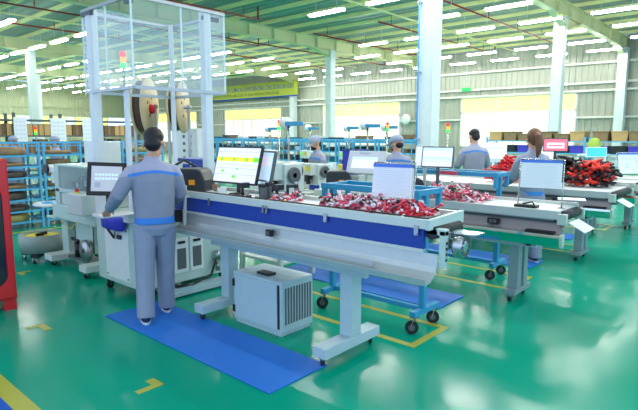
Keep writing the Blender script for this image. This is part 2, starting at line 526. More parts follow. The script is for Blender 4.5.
# ------------------------------------------------------------------ sprinkler pipes
def pipe(x0, x1, y, z, label):
    t = thing('sprinkler_pipe', label, 'pipe', (x0, y, z), 0, 'red sprinkler pipes under the roof')
    m = M(); m.cyl((x0, y, z), (x1, y, z), .032, n=8); obj('pipe', m, 'red_pipe', t)
    x = x0+.9
    while x < x1:
        m = M(); m.cyl((x, y, z), (x, y, z+.44), .012, n=6); m.cyl((x, y, z+.14), (x, y, z+.19), .03, n=6)
        obj('sprinkler_head', m, 'red_pipe', t); x += 2.85
    m = M(); m.cyl((x1, y, z-.02), (x1, y, z+.47), .034, n=8); obj('riser', m, 'red_pipe', t)
pipe(1.0, 14.0, 15.6, 6.0, 'red sprinkler pipe ending beside the clear acrylic tower')
pipe(1.0, 18, 20.05, 6.0, 'red sprinkler pipe crossing above the white column at far left')
pipe(3.0, 17.6, 23.4, 6.0, 'second red sprinkler pipe above the white column at far left')
pipe(13, 27.2, 8.9, 6.0, 'red sprinkler pipe running towards the second white column from the right')
pipe(17.4, 28.3, 12.4, 6.0, 'red sprinkler pipe passing the top of the widest white column')
pipe(17.5, 28.3, 15.9, 6.0, 'red sprinkler pipe left of the widest white column')
pipe(14.5, 28.3, 19.6, 6.0, 'red sprinkler pipe above the yellow banner end, over the second window')
pipe(18.3, 28.3, 23.4, 6.0, 'farthest red sprinkler pipe above the yellow banner')

# ------------------------------------------------------------------ banner, exit sign, blue pipe, wall fan
t = thing('wall_banner', 'long yellow banner with two lines of blue lettering high on the far wall', 'banner', (XW-.68, 28.3, 4.5))
XB = XW-.70
m = M(); m.box(XB, XB+.04, 27.6, 39.0, 4.55, 5.68); obj('banner_sheet', m, 'banner', t)
m = M(); m.box(XB-.012, XB+.0, 27.6, 39.0, 4.5, 4.6); obj('bottom_border', m, 'banner_blue', t)
def wall_text(name, body, size, y_left, z, mt, parent, width, x):
    me = text_mesh(body, size, .004, width=width); me.materials.append(MT[mt])
    rot = Matrix(((0, 0, -1), (-1, 0, 0), (0, 1, 0)))    # text x -> -Y, text y -> +Z, faces -X
    o0 = parent.location
    for v in me.vertices:
        q = rot @ v.co; v.co = (q.x+x-o0[0], q.y+y_left-o0[1], q.z+z-o0[2])
    return obj(name, me, mt, parent)
wall_text('headline', 'KIỂM SOÁT CHẤT LƯỢNG VÀ CHI PHÍ TRÊN TỪNG CÔNG ĐOẠN SẢN XUẤT', .50, 37.6, 5.12, 'banner_blue', t, 9.6, XB-.006)
wall_text('subline', 'QUALITY CONTROL AND COST AT EACH PRODUCTION STAGE', .30, 37.9, 4.74, 'banner_ink', t, 8.3, XB-.006)

t = thing('exit_sign', 'small green hanging sign on a thin rod left of the right hand window', 'sign', (27.6, 13.6, 4.1))
m = M(); m.box(27.58, 27.64, 13.38, 13.9, 4.02, 4.2); obj('sign_box', m, 'exit_green', t)
m = M(); m.cyl((27.6, 13.64, 4.2), (27.6, 13.64, 6.2), .015, n=6); obj('hanging_rod', m, 'lamp_body', t)

t = thing('blue_pipe', 'thin blue pipe running up the left edge of the widest white column', 'pipe', (10.5, 6.62, 0))
m = M(); m.cyl((10.5, 6.37, 0), (10.5, 6.37, 6.1), .022, n=10); obj('pipe', m, 'pipe_blue', t)
for z in (1.5, 3.0, 4.5):
    m = M(); m.box(10.46, 10.6, 6.34, 6.42, z, z+.03); obj('bracket', m, 'steel', t)

t = thing('wall_fan', 'white round wall fan on the ribbed wall beside the second window', 'fan', (28.9, 18.3, 2.6))
m = M(); m.lathe([(.05, 28.78), (.3, 28.78), (.33, 28.83), (.3, 28.9), (.05, 28.9)], (0, 18.3, 2.6), 'x', 20); obj('cage', m, 'white_paint', t)
m = M(); m.box(28.9, 29.1, 18.2, 18.4, 2.5, 2.7); obj('motor', m, 'dark_grey', t)
# ------------------------------------------------------------------ people
def remesh(m, vox, smooth=4):
    me = m.mesh('body', [])
    o = bpy.data.objects.new('tmp', me); C.objects.link(o)
    r = o.modifiers.new('r', 'REMESH'); r.mode = 'VOXEL'; r.voxel_size = vox; r.use_smooth_shade = True
    sm = o.modifiers.new('s', 'SMOOTH'); sm.iterations = smooth; sm.factor = .5
    bpy.context.view_layer.update()
    out = bpy.data.meshes.new_from_object(o.evaluated_get(bpy.context.evaluated_depsgraph_get()))
    bpy.data.objects.remove(o)
    for p in out.polygons: p.use_smooth = True
    return out

def ering(c, rx, ry, n=20, pw=2.4, rot=None):
    r = []
    for j in range(n):
        a = 2*PI*j/n; ca, sa = math.cos(a), math.sin(a)
        q = Vector((rx*math.copysign(abs(ca)**(2/pw), ca), ry*math.copysign(abs(sa)**(2/pw), sa), 0))
        r.append(Vector(c)+(rot @ q if rot else q))
    return r

def bend(a, b, c, n=7):   # smooth path through joint b
    a, b, c = Vector(a), Vector(b), Vector(c); out = []
    for i in range(n):
        t = i/(n-1)
        p = a.lerp(b, t*2) if t < .5 else b.lerp(c, t*2-1)
        q = a*(1-t)**2+b*2*t*(1-t)+c*t*t
        out.append(p.lerp(q, .35))
    return out

def setmats(me, mats, fn=None):
    for k in mats: me.materials.append(MT[k])
    if fn:
        for p in me.polygons: p.material_index = fn(p.center)
    return me

def person(label, loc, rz, hands, elbows, feet=((-.1, 0), (.1, 0)), lean=0.0, turn=0.0, nod=0.0, head='hair', hair='hair_black', stripe=True,
           vox=.007, sc=1.0, fem=False, mask='mask_navy', yoke=True, group=None, hx=0.0):
    t = thing('person', label, 'person', loc, rz, group, local=True)
    t.scale = (sc, sc, sc)
    LR = Matrix.Rotation(-lean, 3, 'X'); piv = Vector((0, 0, .92))
    def up(p): return piv+LR @ (Vector(p)-piv)
    shw = .168 if fem else .188
    sh = [up((-shw, -.005, 1.345)), up((shw, -.005, 1.345))]
    hnd = [Vector(h) for h in hands]; elb = [Vector(e) for e in elbows]
    neck = up((0, -.01, 1.44)); hc = neck+LR @ Vector((hx, .02, .125))
    HR = Matrix.Rotation(turn, 3, 'Z') @ Matrix.Rotation(-nod-lean*.6, 3, 'X')
    def hd(p): return hc+HR @ (Vector(p)*1.08)
    # --- body, one continuous surface
    b = M()
    b.loft([ering(up(c), rx, ry) for c, rx, ry in [((0,0,.80), .13, .09), ((0,0,.92), .15, .10), ((0,0,1.05), .13, .09), ((0,0,1.22), .15, .10), ((0,-.005,1.34), .16, .08), ((0,-.01,1.40), .09, .065)]])
    b.tube([up((0,-.012,1.36)), neck, hd((0,-.015,-.06))], [.062, .054, .052], 14)
    b.ell(hd((0,-.012,.03)), (.080, .099, .094), rot=HR)
    b.ell(hd((0,.022,-.04)), (.063, .071, .083), rot=HR)
    b.ell(hd((0,.088,-.018)), (.013, .02, .024), rot=HR, n=8, m=6)
    for s in (-1, 1):
        b.ell(hd((s*.081,-.005,-.014)), (.012, .020, .033), rot=HR, n=8, m=6)
    for i, s in enumerate((-1, 1)):
        path = bend(sh[i], elb[i], hnd[i]); n = len(path)
        b.tube(path, [.045-.020*k/(n-1) for k in range(n)], 12)
        d = (hnd[i]-elb[i]).normalized(); side = d.cross(Vector((0,0,1))).normalized(); nrm = side.cross(d)
        if nrm.z > 0: nrm = -nrm
        R = Matrix((side, d, -nrm)).transposed()
        w = hnd[i]
        b.ell(w+d*.045, (.040, .052, .017), rot=R)
        for k, (ox, L) in enumerate(((-.030, .058), (-.010, .070), (.010, .074), (.029, .064))):
            ox *= s*-1
            p0 = w+d*.06+side*ox; p1 = w+d*(.088+.1*L)+side*ox*1.1+nrm*.004; p2 = p1+d*L*.45+nrm*.014; p3 = p2+d*L*.25+nrm*.022
            b.tube([p0, p1, p2, p3], [.0095, .009, .0085, .007], 8)
        th = side*(-s)
        b.tube([w+d*.02+th*.022, w+d*.05+th*.046+nrm*.012, w+d*.082+th*.050+nrm*.028], [.012, .0105, .008], 8)
    kn = []
    for i, s in enumerate((-1, 1)):
        f = Vector((feet[i][0], feet[i][1], 0)); hip = Vector((s*.085, 0, .84))
        k_ = (hip+f+Vector((0, 0, .10)))/2+Vector((0, .03, .02)); kn.append((hip, k_, f))
        b.tube(bend(hip, k_, f+Vector((0, -.01, .08))), [.075, .07, .06, .052, .048, .042, .036], 12)
        b.ell(f+Vector((0, .06, .045)), (.036, .11, .03))
    me = setmats(remesh(b, vox), ['skin'])
    body = obj('body', me, None, t)
    for s in (-1, 1):
        e = M(); e.ell(hd((s*.030, .080, .008)), (.013, .008, .008), n=10, m=6); e.use(1).ell(hd((s*.030, .0865, .008)), (.006, .003, .006), n=8, m=5)
        obj('eye', e, ['wire_white', 'black'], t)
        e = M(); e.tube([hd((s*.014, .087, .028)), hd((s*.032, .086, .033)), hd((s*.05, .074, .028))], .004, 6); obj('eyebrow', e, hair, t)
    # --- jacket
    j = M()
    hem = .865
    rings = [((0,0,hem), .172, .132), ((0,0,.93), .170, .130), ((0,0,1.02), .176, .134), ((0,0,1.14), .182, .134), ((0,0,1.25), .188, .132),
             ((0,-.005,1.33), .186, .114), ((0,-.008,1.375), .150, .095), ((0,-.01,1.405), .098, .080), ((0,-.008,1.43), .072, .070), ((0,-.004,1.455), .066, .066)]
    if fem: rings = [(c, rx*.9, ry*.95) for c, rx, ry in rings]
    j.loft([ering(up(c), rx, ry, 24) for c, rx, ry in rings])
    for i in range(2):
        path = bend(sh[i]+Vector(((.012, -.012)[i], 0, -.022)), elb[i], hnd[i]-(hnd[i]-elb[i]).normalized()*.01, 9)
        path = [up(((-.09, .09)[i], -.006, 1.36))] + path
        j.tube(path, [.045, .062, .070, .068, .066, .063, .060, .057, .052, .045], 14)
    ym = piv
    def jm(c):
        q = piv+LR.transposed() @ (Vector(c)-piv)
        cuff = min((Vector(c)-hnd[0]).length, (Vector(c)-hnd[1]).length) < .045
        if cuff: return 1
        if abs(q.x) < .2 and .868 < q.z < .925: return 1
        zs = 1.325-.25*max(0, abs(q.x)-.05)*.8
        if stripe and abs(q.x) < .215 and zs-.013 < q.z < zs+.013: return 1
        return 2 if (yoke and q.z > zs) else 0
    me = setmats(remesh(j, vox, 5), ['uniform', 'stripe_blue', 'uniform_light'], jm)
    jk = obj('jacket', me, None, t)
    # --- trousers
    p = M()
    p.loft([ering((0, 0, z), rx, ry, 20) for z, rx, ry in ((.76, .12, .10), (.83, .166, .124), (.90, .163, .120), (.93, .150, .110))])
    for (hip, k_, f) in kn:
        p.tube(bend(hip+Vector((0, 0, .02)), k_, f+Vector((0, -.012, .05)), 9), [.098, .100, .095, .090, .085, .081, .079, .078, .077], 14)
    me = setmats(remesh(p, vox, 4), ['trouser']); obj('trousers', me, None, t)
    for (hip, k_, f) in kn:
        s = M()
        s.loft([[Vector((f.x+x*.047*wd, f.y+y, z)) for x, y in [(math.cos(2*PI*q/16), .065+.135*math.sin(2*PI*q/16)) for q in range(16)]] for z, wd in ((.0, .95), (.022, 1.0))], smooth=False)
        s.use(1).loft([[Vector((f.x+math.cos(2*PI*q/16)*.044*wd, f.y+.062+yo+ly*math.sin(2*PI*q/16), z)) for q in range(16)] for z, wd, yo, ly in ((.022, 1, 0, .13), (.05, .95, -.005, .122), (.075, .85, -.035, .085), (.10, .75, -.05, .05))])
        obj('shoe', s, ['sole', 'shoe'], t)
    # --- hair, cap, mask
    if head in ('hair', 'pony'):
        h = M()
        h.ell(hd((0, -.022, .05)), (.087, .101, .088), rot=HR); h.ell(hd((0, -.052, -.01)), (.074, .064, .074), rot=HR)
        if head == 'pony':
            h.ell(hd((0, -.03, .03)), (.095, .10, .098), rot=HR)
            h.tube([hd((0, -.10, .055)), hd((.0, -.145, .02)), hd((.005, -.15, -.06)), hd((.0, -.14, -.15)), hd((-.01, -.13, -.22))], [.03, .042, .046, .036, .012], 12)
        else:
            h.ell(hd((0, .045, .085)), (.062, .04, .03), rot=HR)
        obj('hair', setmats(remesh(h, vox*.9, 3), [hair]), None, t)
    else:
        h = M(); h.ell(hd((0, -.05, -.012)), (.073, .056, .06), rot=HR); obj('hair', setmats(remesh(h, vox, 3), [hair]), None, t)
        c = M()
        c.loft([[hd((.09*s_*math.cos(2*PI*q/20), -.008+.106*s_*math.sin(2*PI*q/20), z)) for q in range(20)] for z, s_ in ((.035, 1), (.07, .99), (.10, .9), (.122, .7), (.135, .35), (.138, .08))])
        cp = obj('cap', c, 'cap_grey', t)
        v = M()
        v.loft([[hd((.082*math.cos(PI*q/10), .05+.125*k*math.sin(PI*q/10)-.0*k, z-.03*k*math.sin(PI*q/10))) for q in range(11)] for z, k in ((.032, 1.0), (.044, 1.0))], smooth=False)
        obj('visor', v, 'cap_grey', cp)
    if mask:
        k = M(); k.ell(hd((0, .034, -.052)), (.060, .070, .052), rot=HR); k.ell(hd((0, .085, -.03)), (.02, .024, .026), rot=HR, n=8, m=6)
        ms = obj('face_mask', setmats(remesh(k, vox, 3), [mask]), None, t)
        for s in (-1, 1):
            e = M(); e.tube([hd((s*.056, .045, -.03)), hd((s*.078, .012, -.012)), hd((s*.080, -.014, .012))], .0025, 6); obj('ear_loop', e, mask, ms)
    return t

person('man in grey uniform with his back turned standing on the nearest blue mat', (2.40, 4.045, .012), math.radians(-25),
       hands=[(-.365, .19, .985), (.20, .26, 1.02)], elbows=[(-.30, -.04, 1.12), (.245, .05, 1.10)], feet=((-.12, -.12), (.09, .14)), turn=-.30, nod=.25, vox=.006, sc=.975, hx=.022, mask='mask_teal')
person('man in grey cap and dark face mask standing behind the clipped white papers', (6.47, 4.25, .012), math.radians(-45),
       hands=[(-.2, .32, 1.03), (.2, .32, 1.03)], elbows=[(-.26, .04, 1.08), (.26, .04, 1.08)], turn=.7, nod=.2, head='cap', vox=.009, sc=.935)
person('bareheaded man in grey uniform looking down at a far bench left of the red cables', (8.5, 4.01, .012), math.radians(-45),
       hands=[(-.2, .33, 1.0), (.18, .32, 1.0)], elbows=[(-.27, .04, 1.08), (.26, .04, 1.08)], turn=.25, nod=.3, lean=.05, vox=.009, sc=1.0)
person('woman with a brown ponytail standing between red and black cable piles', (6.62, 2.35, .012), math.radians(-40),
       hands=[(-.17, .33, 1.0), (.17, .33, 1.0)], elbows=[(-.24, .05, 1.08), (.24, .05, 1.08)], turn=-.15, nod=.12, head='pony', hair='hair_brown', vox=.009, sc=.985, fem=True)
person('worker in pale cap and black mask leaning over a machine, seen from the side', (6.72, 5.95, 0), math.radians(70),
       hands=[(-.2, .36, 1.0), (.2, .36, 1.0)], elbows=[(-.26, .06, 1.06), (.26, .06, 1.06)], turn=0, nod=.3, lean=.15, head='cap', vox=.010, sc=.94, mask='black')
for i, (x, y, r, l) in enumerate([(4.15, 12.6, 20, 'worker in grey cap leftmost behind the blue racks, left of the white column'),
                                  (4.75, 11.9, 60, 'worker in grey cap behind the blue racks, just right of the white column'),
                                  (5.55, 11.4, -60, 'dark haired worker behind the blue racks, rightmost of three heads')]):
    person(l, (x, y, 0), math.radians(r), hands=[(-.2, .3, 1.0), (.2, .3, 1.0)], elbows=[(-.26, .04, 1.06), (.26, .04, 1.06)],
           head='hair' if i == 2 else 'cap', vox=.014, sc=.93, nod=.2)
# ------------------------------------------------------------------ shared pieces
def caster(parent, x, y, ztop, r=.032, yaw=0.0):
    """swivel caster: plate, fork and wheel, wheel touching the ground"""
    z0 = root_of(parent).get('ground', 0.0)
    ca, sa = math.cos(yaw), math.sin(yaw)
    ax = Vector((-sa, ca, 0)); fw = Vector((ca, sa, 0))*.02
    c = Vector((x, y, z0+r))+fw
    f = M(); f.box(x-.03, x+.03, y-.03, y+.03, ztop-.006, ztop)
    for s in (-1, 1):
        f.bar(c+ax*s*.018, Vector((x, y, ztop-.006))+ax*s*.018, .006, .03)
    f.cyl((x, y, ztop-.03), (x, y, ztop-.004), .014, n=8)
    o = obj('caster', f, 'steel', parent)
    w = M(); w.cyl(c-ax*.013, c+ax*.013, r, n=18); w.use(1); w.cyl(c-ax*.0145, c+ax*.0145, r*.5, n=12)
    obj('wheel', w, ['rubber', 'dark_grey'], o)
    return o

def legs_T(t, x0, x1, y, top, xc, cw, mt, foot_h=.075, double=False, r=.034):
    """T-shaped bench leg"""
    L = M()
    L.box(x0, x1, y-.06, y+.06, 2*r+.008, 2*r+.008+foot_h)
    zt = 2*r+.008+foot_h
    if double:
        L.box(xc-cw, xc-cw*.25, y-.05, y+.05, zt, top); L.box(xc+cw*.25, xc+cw, y-.05, y+.05, zt, top)
        L.box(xc-cw*.3, xc+cw*.3, y-.03, y+.03, top-.22, top-.17); L.box(xc-cw*.3, xc+cw*.3, y-.03, y+.03, zt, zt+.05)
    else:
        L.box(xc-cw/2, xc+cw/2, y-.055, y+.055, zt, top)
    L.box(xc-cw*.9, xc+cw*.9, y-.08, y+.08, top-.01, top)
    o = obj('leg', L, mt, t, .004)
    for x in (x0+.04, x1-.04): caster(o, x, y, 2*r+.008, r, .6)
    return o

# ------------------------------------------------------------------ nearest bench
Y0, Y1 = 1.60, 4.44
t = thing('conveyor_bench', 'nearest long conveyor bench with a bright blue side strip and cream sloping panel', 'workbench', (2.98, 3.0, 0))
m = M()
m.box(2.855, 2.90, Y0, Y1, 1.025, 1.085); m.box(3.25, 3.29, Y0, Y1, 1.025, 1.095)
m.box(2.90, 3.25, Y1-.03, Y1, 1.025, 1.085)
obj('top_rail', m, 'bench_alu', t, .004)
m = M(); m.prism([(2.85, 1.02), (3.30, 1.02), (3.30, 1.10), (2.85, 1.086)], 'y', Y0-.03, Y0); obj('end_channel', m, 'machine_mint', t, .004)
m = M(); m.box(2.883, 2.897, Y0, Y1, 1.085, 1.093); m.box(2.895, 3.25, Y0+.002, Y0+.016, 1.062, 1.093); obj('edge_gasket', m, 'belt_dark', t)
m = M(); m.box(2.90, 3.25, Y0, Y1-.03, 1.045, 1.064); obj('work_surface', m, 'belt_white', t)
m = M(); m.box(2.87, 2.90, Y0+.02, Y1, .898, 1.025); obj('blue_side_strip', m, 'deep_blue', t); t.children[-1]['label'] = 'bright blue strip'
m = M(); m.box(2.866, 2.90, Y0+.02, Y1, .878, .899); obj('strip_trim', m, 'bench_alu', t)
m = M(); m.sheet([(2.885, .875), (2.878, .80), (2.862, .765), (2.81, .725), (2.755, .716), (2.750, .748)], 'y', Y0-.07, 4.24, .010); obj('sloping_panel', m, 'panel_cream', t)
m = M(); m.box(2.80, 2.805, 1.95, 4.15, .73, .785); obj('inner_fence', m, 'panel_cream', t)
m = M(); m.cyl((2.90, Y0-.015, 1.0), (3.24, Y0-.015, 1.0), .042, n=18); obj('belt_roller', m, 'belt_dark', t)
m = M(); m.box(2.90, 3.25, Y0+.05, Y1-.1, .955, .965); m.box(2.93, 3.22, Y0+.1, Y1-.1, .965, 1.045); obj('belt_bed', m, 'brushed', t)
m = M(); m.box(2.90, 2.945, 1.49, 1.53, .79, 1.02); obj('end_bracket', m, 'machine_mint', t, .003)
b = t.children[-1]
for z in (.84, .875, .91, .945):
    m = M(); m.cyl((2.92, 1.485, z), (2.92, 1.492, z), .009, n=10); obj('slot', m, 'black', b)
m = M(); m.box(2.90, 2.95, 1.49, Y0+.02, .99, 1.03); obj('bracket_arm', m, 'machine_mint', t, .003)
m = M(); m.lathe([(.02, 1.40), (.070, 1.405), (.074, 1.42), (.074, 1.455), (.068, 1.465), (.02, 1.465)], (3.00, 0, .925), 'y', 28)
m.use(1)
for q in range(10):
    a = 2*PI*q/10; m.cyl((3.0+.05*math.cos(a), 1.398, .925+.05*math.sin(a)), (3.0+.05*math.cos(a), 1.406, .925+.05*math.sin(a)), .012, n=8)
m.use(0).cyl((3.0, 1.46, .925), (3.0, 1.53, .925), .018)
obj('hand_wheel', m, ['steel', 'dark_grey'], t)
m = M(); m.box(2.95, 3.03, 1.495, 1.525, .90, .95); m.box(2.97, 3.10, 1.33, 1.50, 1.00, 1.007); m.box(2.95, 3.0, 1.48, 1.53, .97, 1.007); obj('deflector_plate', m, 'steel', t)
for (y, w) in ((3.05, .018), (3.01, .018), (2.40, .03), (1.66, .03), (3.75, .022)):
    m = M(); m.box(2.845, 2.858, y-w/2, y+w/2, .985, 1.045); m.box(2.84, 2.86, y-w/3, y+w/3, .985, 1.0); obj('latch', m, 'steel', t)
m = M(); m.box(2.826, 2.86, 2.94, 3.0, .81, .86); m.use(1).box(2.820, 2.827, 2.955, 2.985, .82, .85); obj('socket', m, ['black', 'dark_grey'], t)
m = M(); m.box(2.72, 2.86, 4.18, 4.30, .79, .90); obj('sensor_box', m, 'black', t, .004)
m = M(); m.bar((2.80, 4.06, .77), (2.82, 4.06, 1.14), .022); m.box(2.79, 2.86, 4.045, 4.075, 1.03, 1.05); obj('guide_post', m, 'machine_grey', t)
for ch in t.children: ch.location = (-.09, 0, .016)
m = M(); m.box(2.84, 2.88, 2.1, 3.85, .625, .735); m.box(3.08, 3.12, 2.1, 3.85, .625, .735)
for y in (2.15, 2.9, 3.6): m.box(2.88, 3.08, y, y+.05, .64, .70)
m.box(2.70, 3.15, 2.1, 3.85, .722, .734)
obj('under_beam', m, 'leg_grey', t, .003)
for y in (2.3, 2.9, 3.5):
    m = M(); m.prism([(2.80, .735), (3.12, .735), (3.12, .97), (2.81, .97), (2.81, .90)], 'y', y-.01, y+.01); obj('rib', m, 'bench_alu', t)
for y in (2.30, 3.70): legs_T(t, 2.58, 3.22, y, .722, 2.93, .115, 'leg_grey')

# control cabinet under it
t = thing('control_cabinet', 'small grey floor cabinet with vent slots under the nearest bench', 'cabinet', (2.97, 3.18, 0))
m = M(); m.box(2.79, 3.16, 2.885, 3.475, .03, .455); m.box(2.80, 3.15, 2.9, 3.46, 0, .03); obj('body', m, 'leg_grey', t, .008)
m = M(); m.box(2.775, 2.79, 2.925, 3.44, .06, .435); d = obj('door', m, 'leg_grey', t, .004)
for z in (.13, .36):
    m = M(); m.box(2.768, 2.79, 3.44, 3.465, z-.03, z+.03); obj('hinge', m, 'black', d)
m = M(); m.box(2.784, 2.791, 2.905, 2.925, .07, .43); obj('door_gap', m, 'black', t)
for k in range(10):
    m = M(); x = 2.83+k*.032; m.box(x, x+.014, 2.880, 2.886, .10, .40); obj('vent_slot', m, 'dark_grey', t)
m = M(); m.box(2.86, 2.94, 3.1, 3.25, .455, .475); obj('cable_gland', m, 'black', t)

# ------------------------------------------------------------------ farther benches
def far_bench(label, xf, y0, y1, zt, depth=.55, legs=(1.9,), belt='belt_white'):
    t = thing('conveyor_bench', label, 'workbench', (xf+.3, (y0+y1)/2, 0), 0, 'metal conveyor benches in the next rows')
    xb = xf+depth
    m = M(); m.box(xf, xf+.03, y0, y1, zt-.075, zt+.004); m.box(xb-.03, xb, y0, y1, zt-.075, zt+.03); obj('top_rail', m, 'rail_light', t, .004)
    m = M(); m.box(xf+.03, xb-.03, y0+.02, y1, zt-.03, zt); obj('work_surface', m, belt, t)
    m = M(); m.box(xf+.01, xb-.01, y0+.06, y1, zt-.085, zt-.03); obj('belt_bed', m, 'brushed', t)
    m = M(); m.cyl((xf+.04, y0, zt-.05), (xb-.04, y0, zt-.05), .045, n=18); obj('belt_roller', m, 'belt_dark', t)
    m = M(); m.prism([(xf-.02, zt-.02), (xf+.03, zt-.02), (xf+.03, zt-.12), (xf-.005, zt-.12)], 'y', y0-.06, y0+.02); obj('end_bracket', m, 'bench_alu', t, .003)
    m = M(); m.prism([(xb-.03, zt-.02), (xb, zt-.02), (xb, zt-.12), (xb-.03, zt-.12)], 'y', y0-.06, y0+.02); obj('end_bracket', m, 'bench_alu', t, .003)
    m = M(); m.obox((xf+.16, y0-.14, zt-.13), (.30, .16, .006), Matrix.Rotation(.5, 3, 'X')); obj('delivery_chute', m, 'white_paint', t)
    m = M(); m.sheet([(xf+.06, zt-.085), (xf-.0, zt-.20), (xf-.10, zt-.215)], 'y', y0-.02, y1, .008); obj('sloping_panel', m, 'plate_mauve', t)
    m = M(); m.box(xf+.045, xf+.055, y0+.05, y1, zt-.16, zt-.085); obj('dark_recess', m, 'dark_grey', t)
    m = M(); m.sheet([(xf-.10, zt-.20), (xf-.105, zt-.225), (xf-.075, zt-.31), (xf-.02, zt-.315)], 'y', y0-.03, y1, .006); obj('lower_lip', m, 'mirror', t)
    m = M(); m.prism([(xf-.11, zt-.20), (xf-.02, zt-.19), (xf-.04, zt-.31), (xf-.075, zt-.31)], 'y', y0-.06, y0-.03); obj('lip_end', m, 'bench_alu', t, .003)
    for dy in (.55,):
        m = M(); m.box(xf-.02, xf+.03, y0+dy, y0+dy+.11, zt-.17, zt-.12); m.use(1).box(xf-.024, xf-.018, y0+dy+.02, y0+dy+.05, zt-.16, zt-.13); m.box(xf-.024, xf-.018, y0+dy+.06, y0+dy+.09, zt-.16, zt-.13); obj('socket', m, ['black', 'dark_grey'], t)
    m = M(); m.box(xf-.06, xf+.04, y0+.03, y0+.28, zt-.208, zt-.18); obj('connector_strip', m, 'black', t)
    m = M(); m.box(xf+.03, xf+.07, y0+.2, y1-.2, zt-.36, zt-.26); m.box(xb-.1, xb-.06, y0+.2, y1-.2, zt-.36, zt-.26)
    for y in (y0+.25, (y0+y1)/2, y1-.3): m.box(xf+.03, xb-.06, y, y+.05, zt-.35, zt-.30); m.box(xf+.05, xf+.08, y, y+.04, zt-.30, zt-.08); m.box(xb-.09, xb-.06, y, y+.04, zt-.30, zt-.08)
    obj('under_beam', m, 'leg_grey', t)
    for y in legs: legs_T(t, xf+.04, xf+.46, y, zt-.30, xf+.25, .125, 'leg_steel', .05, True)
    return t
defm('mirror', (200, 206, 206), 0.1, 1.0, var=.02)
far_bench('metal conveyor bench with a bright steel edge, second from the camera', 4.85, 1.46, 4.4, .935, legs=(1.90, 3.9))
far_bench('third conveyor bench, carrying the red and black cable piles', 7.05, 1.56, 4.6, .92, .98, legs=(1.92, 4.2))
far_bench('fourth conveyor bench, behind the red and black cable piles', 9.15, 1.70, 4.8, .88, .6, legs=(2.34, 4.4))
far_bench('farthest conveyor bench at the right edge of the row', 10.1, 1.35, 2.2+2.6, .86, .6, legs=(1.98, 4.4))

# ------------------------------------------------------------------ blue carts
def cart(label, x0, x1, y0, y1, zt):
    t = thing('harness_cart', label, 'cart', ((x0+x1)/2, (y0+y1)/2, 0), 0, 'blue steel carts behind the benches')
    m = M()
    for x in (x0, x1): m.box(x-.025, x+.025, y0-.025, y1+.025, zt-.05, zt)
    obj('top_bar', m, 'frame_blue', t, .004)
    xc = (x0+x1)/2-.05
    m = M(); m.box(xc-.02, xc+.02, y0+.02, y1-.02, .16, .20); obj('lower_beam', m, 'frame_blue', t, .003)
    for y in (y0, y1):
        e = M()
        e.box(x0, x1, y-.022, y+.022, zt-.05, zt-.005); e.box(xc-.025, xc+.025, y-.025, y+.025, .18, zt-.05); e.box(x0-.03, x1+.03, y-.025, y+.025, .145, .19)
        for x in (x0, x1): e.box(x-.02, x+.02, y-.02, y+.02, zt-.17, zt-.05)
        f = obj('end_frame', e, 'frame_blue', t, .003)
        for x in (x0, x1): caster(f, x, y, .145, .055, 2.1)
    return t
c1 = cart('blue steel cart frame behind the nearest bench', 3.58, 3.92, 2.15, 3.12, 1.18)
c2 = cart('blue steel cart frame with a pink tag behind the second bench', 5.56, 5.86, 2.36, 3.75, 1.20)
m = M(); m.box(5.526, 5.534, 2.80, 3.02, 1.155, 1.195); o = obj('name_tag', m, 'wire_pink', c2); o['label'] = 'pink tag'

# ------------------------------------------------------------------ floor mats
for (x0, x1, y0, y1, l) in [(2.10, 2.66, 2.29, 4.43, 'blue anti-fatigue mat under the standing man in front'), (4.24, 4.77, 2.30, 4.45, 'blue mat in front of the second bench'),
                            (6.32, 6.84, 2.22, 4.4, 'blue mat in front of the third bench, under the woman'), (8.5, 9.0, 2.4, 4.4, 'small looking blue mat at the fourth bench')]:
    m = M(); m.box(x0, x1, y0, y1, 0.0, .012)
    o = obj('floor_mat', m, 'mat_blue', None, .004); tag(o, l, 'mat', 'blue floor mats')

# ------------------------------------------------------------------ wire harness piles
def harness(seed, cols, conns, L=.13, n=7, r=.0075):
    rnd = random.Random(seed); m = M()
    for k in range(n):
        m.use(rnd.choice(range(len(cols))))
        a = rnd.uniform(0, 2*PI); p = Vector((0, 0, .015)); pts = []
        d = Vector((math.cos(a), math.sin(a), .2)); p = p-d*L*.5+Vector((rnd.uniform(-.02, .02), rnd.uniform(-.02, .02), 0))
        for i in range(6):
            pts.append(p.copy()); d = (d+Vector((rnd.uniform(-.6, .6), rnd.uniform(-.6, .6), rnd.uniform(-.35, .3)))).normalized()
            p = p+d*L/5; p.z = min(max(p.z, .006), .075)
        m.tube(pts, r, 6)
        m.use(len(cols)+rnd.choice(range(len(conns))))
        e = pts[-1]; R = Matrix.Rotation(rnd.uniform(0, 3), 3, 'Z') @ Matrix.Rotation(rnd.uniform(-.5, .5), 3, 'Y')
        m.obox(e, (.03, .014, .012), R)
    return m.mesh('harness', cols+conns)
def pile(n, meshes, fx, label, group, zfn):
    for k in range(n):
        x, y = fx(k)
        o = bpy.data.objects.new('wire_harness', random.choice(meshes)); C.objects.link(o)
        o.location = (x, y, zfn(x, y)); o.rotation_euler = (random.uniform(-.25, .25), random.uniform(-.25, .25), random.uniform(0, 6.28))
        tag(o, label, 'wire harness', group)
pinks = [harness(i, ['wire_pink', 'wire_pink', 'wire_white'], ['wire_white', 'wire_black', 'wire_pink', 'wire_black', 'wire_white'] + (['conn_yellow'] if i == 2 else [])) for i in range(6)]
reds = [harness(20+i, ['wire_red', 'wire_red', 'wire_pink'], ['wire_black', 'wire_red', 'wire_white']) for i in range(4)]
whites = [harness(30+i, ['wire_white', 'wire_white', 'wire_pink'], ['wire_white', 'wire_black']) for i in range(3)]
crims = [harness(40+i, ['wire_red'], ['wire_black', 'wire_red'], .22, 8, .018) for i in range(4)]
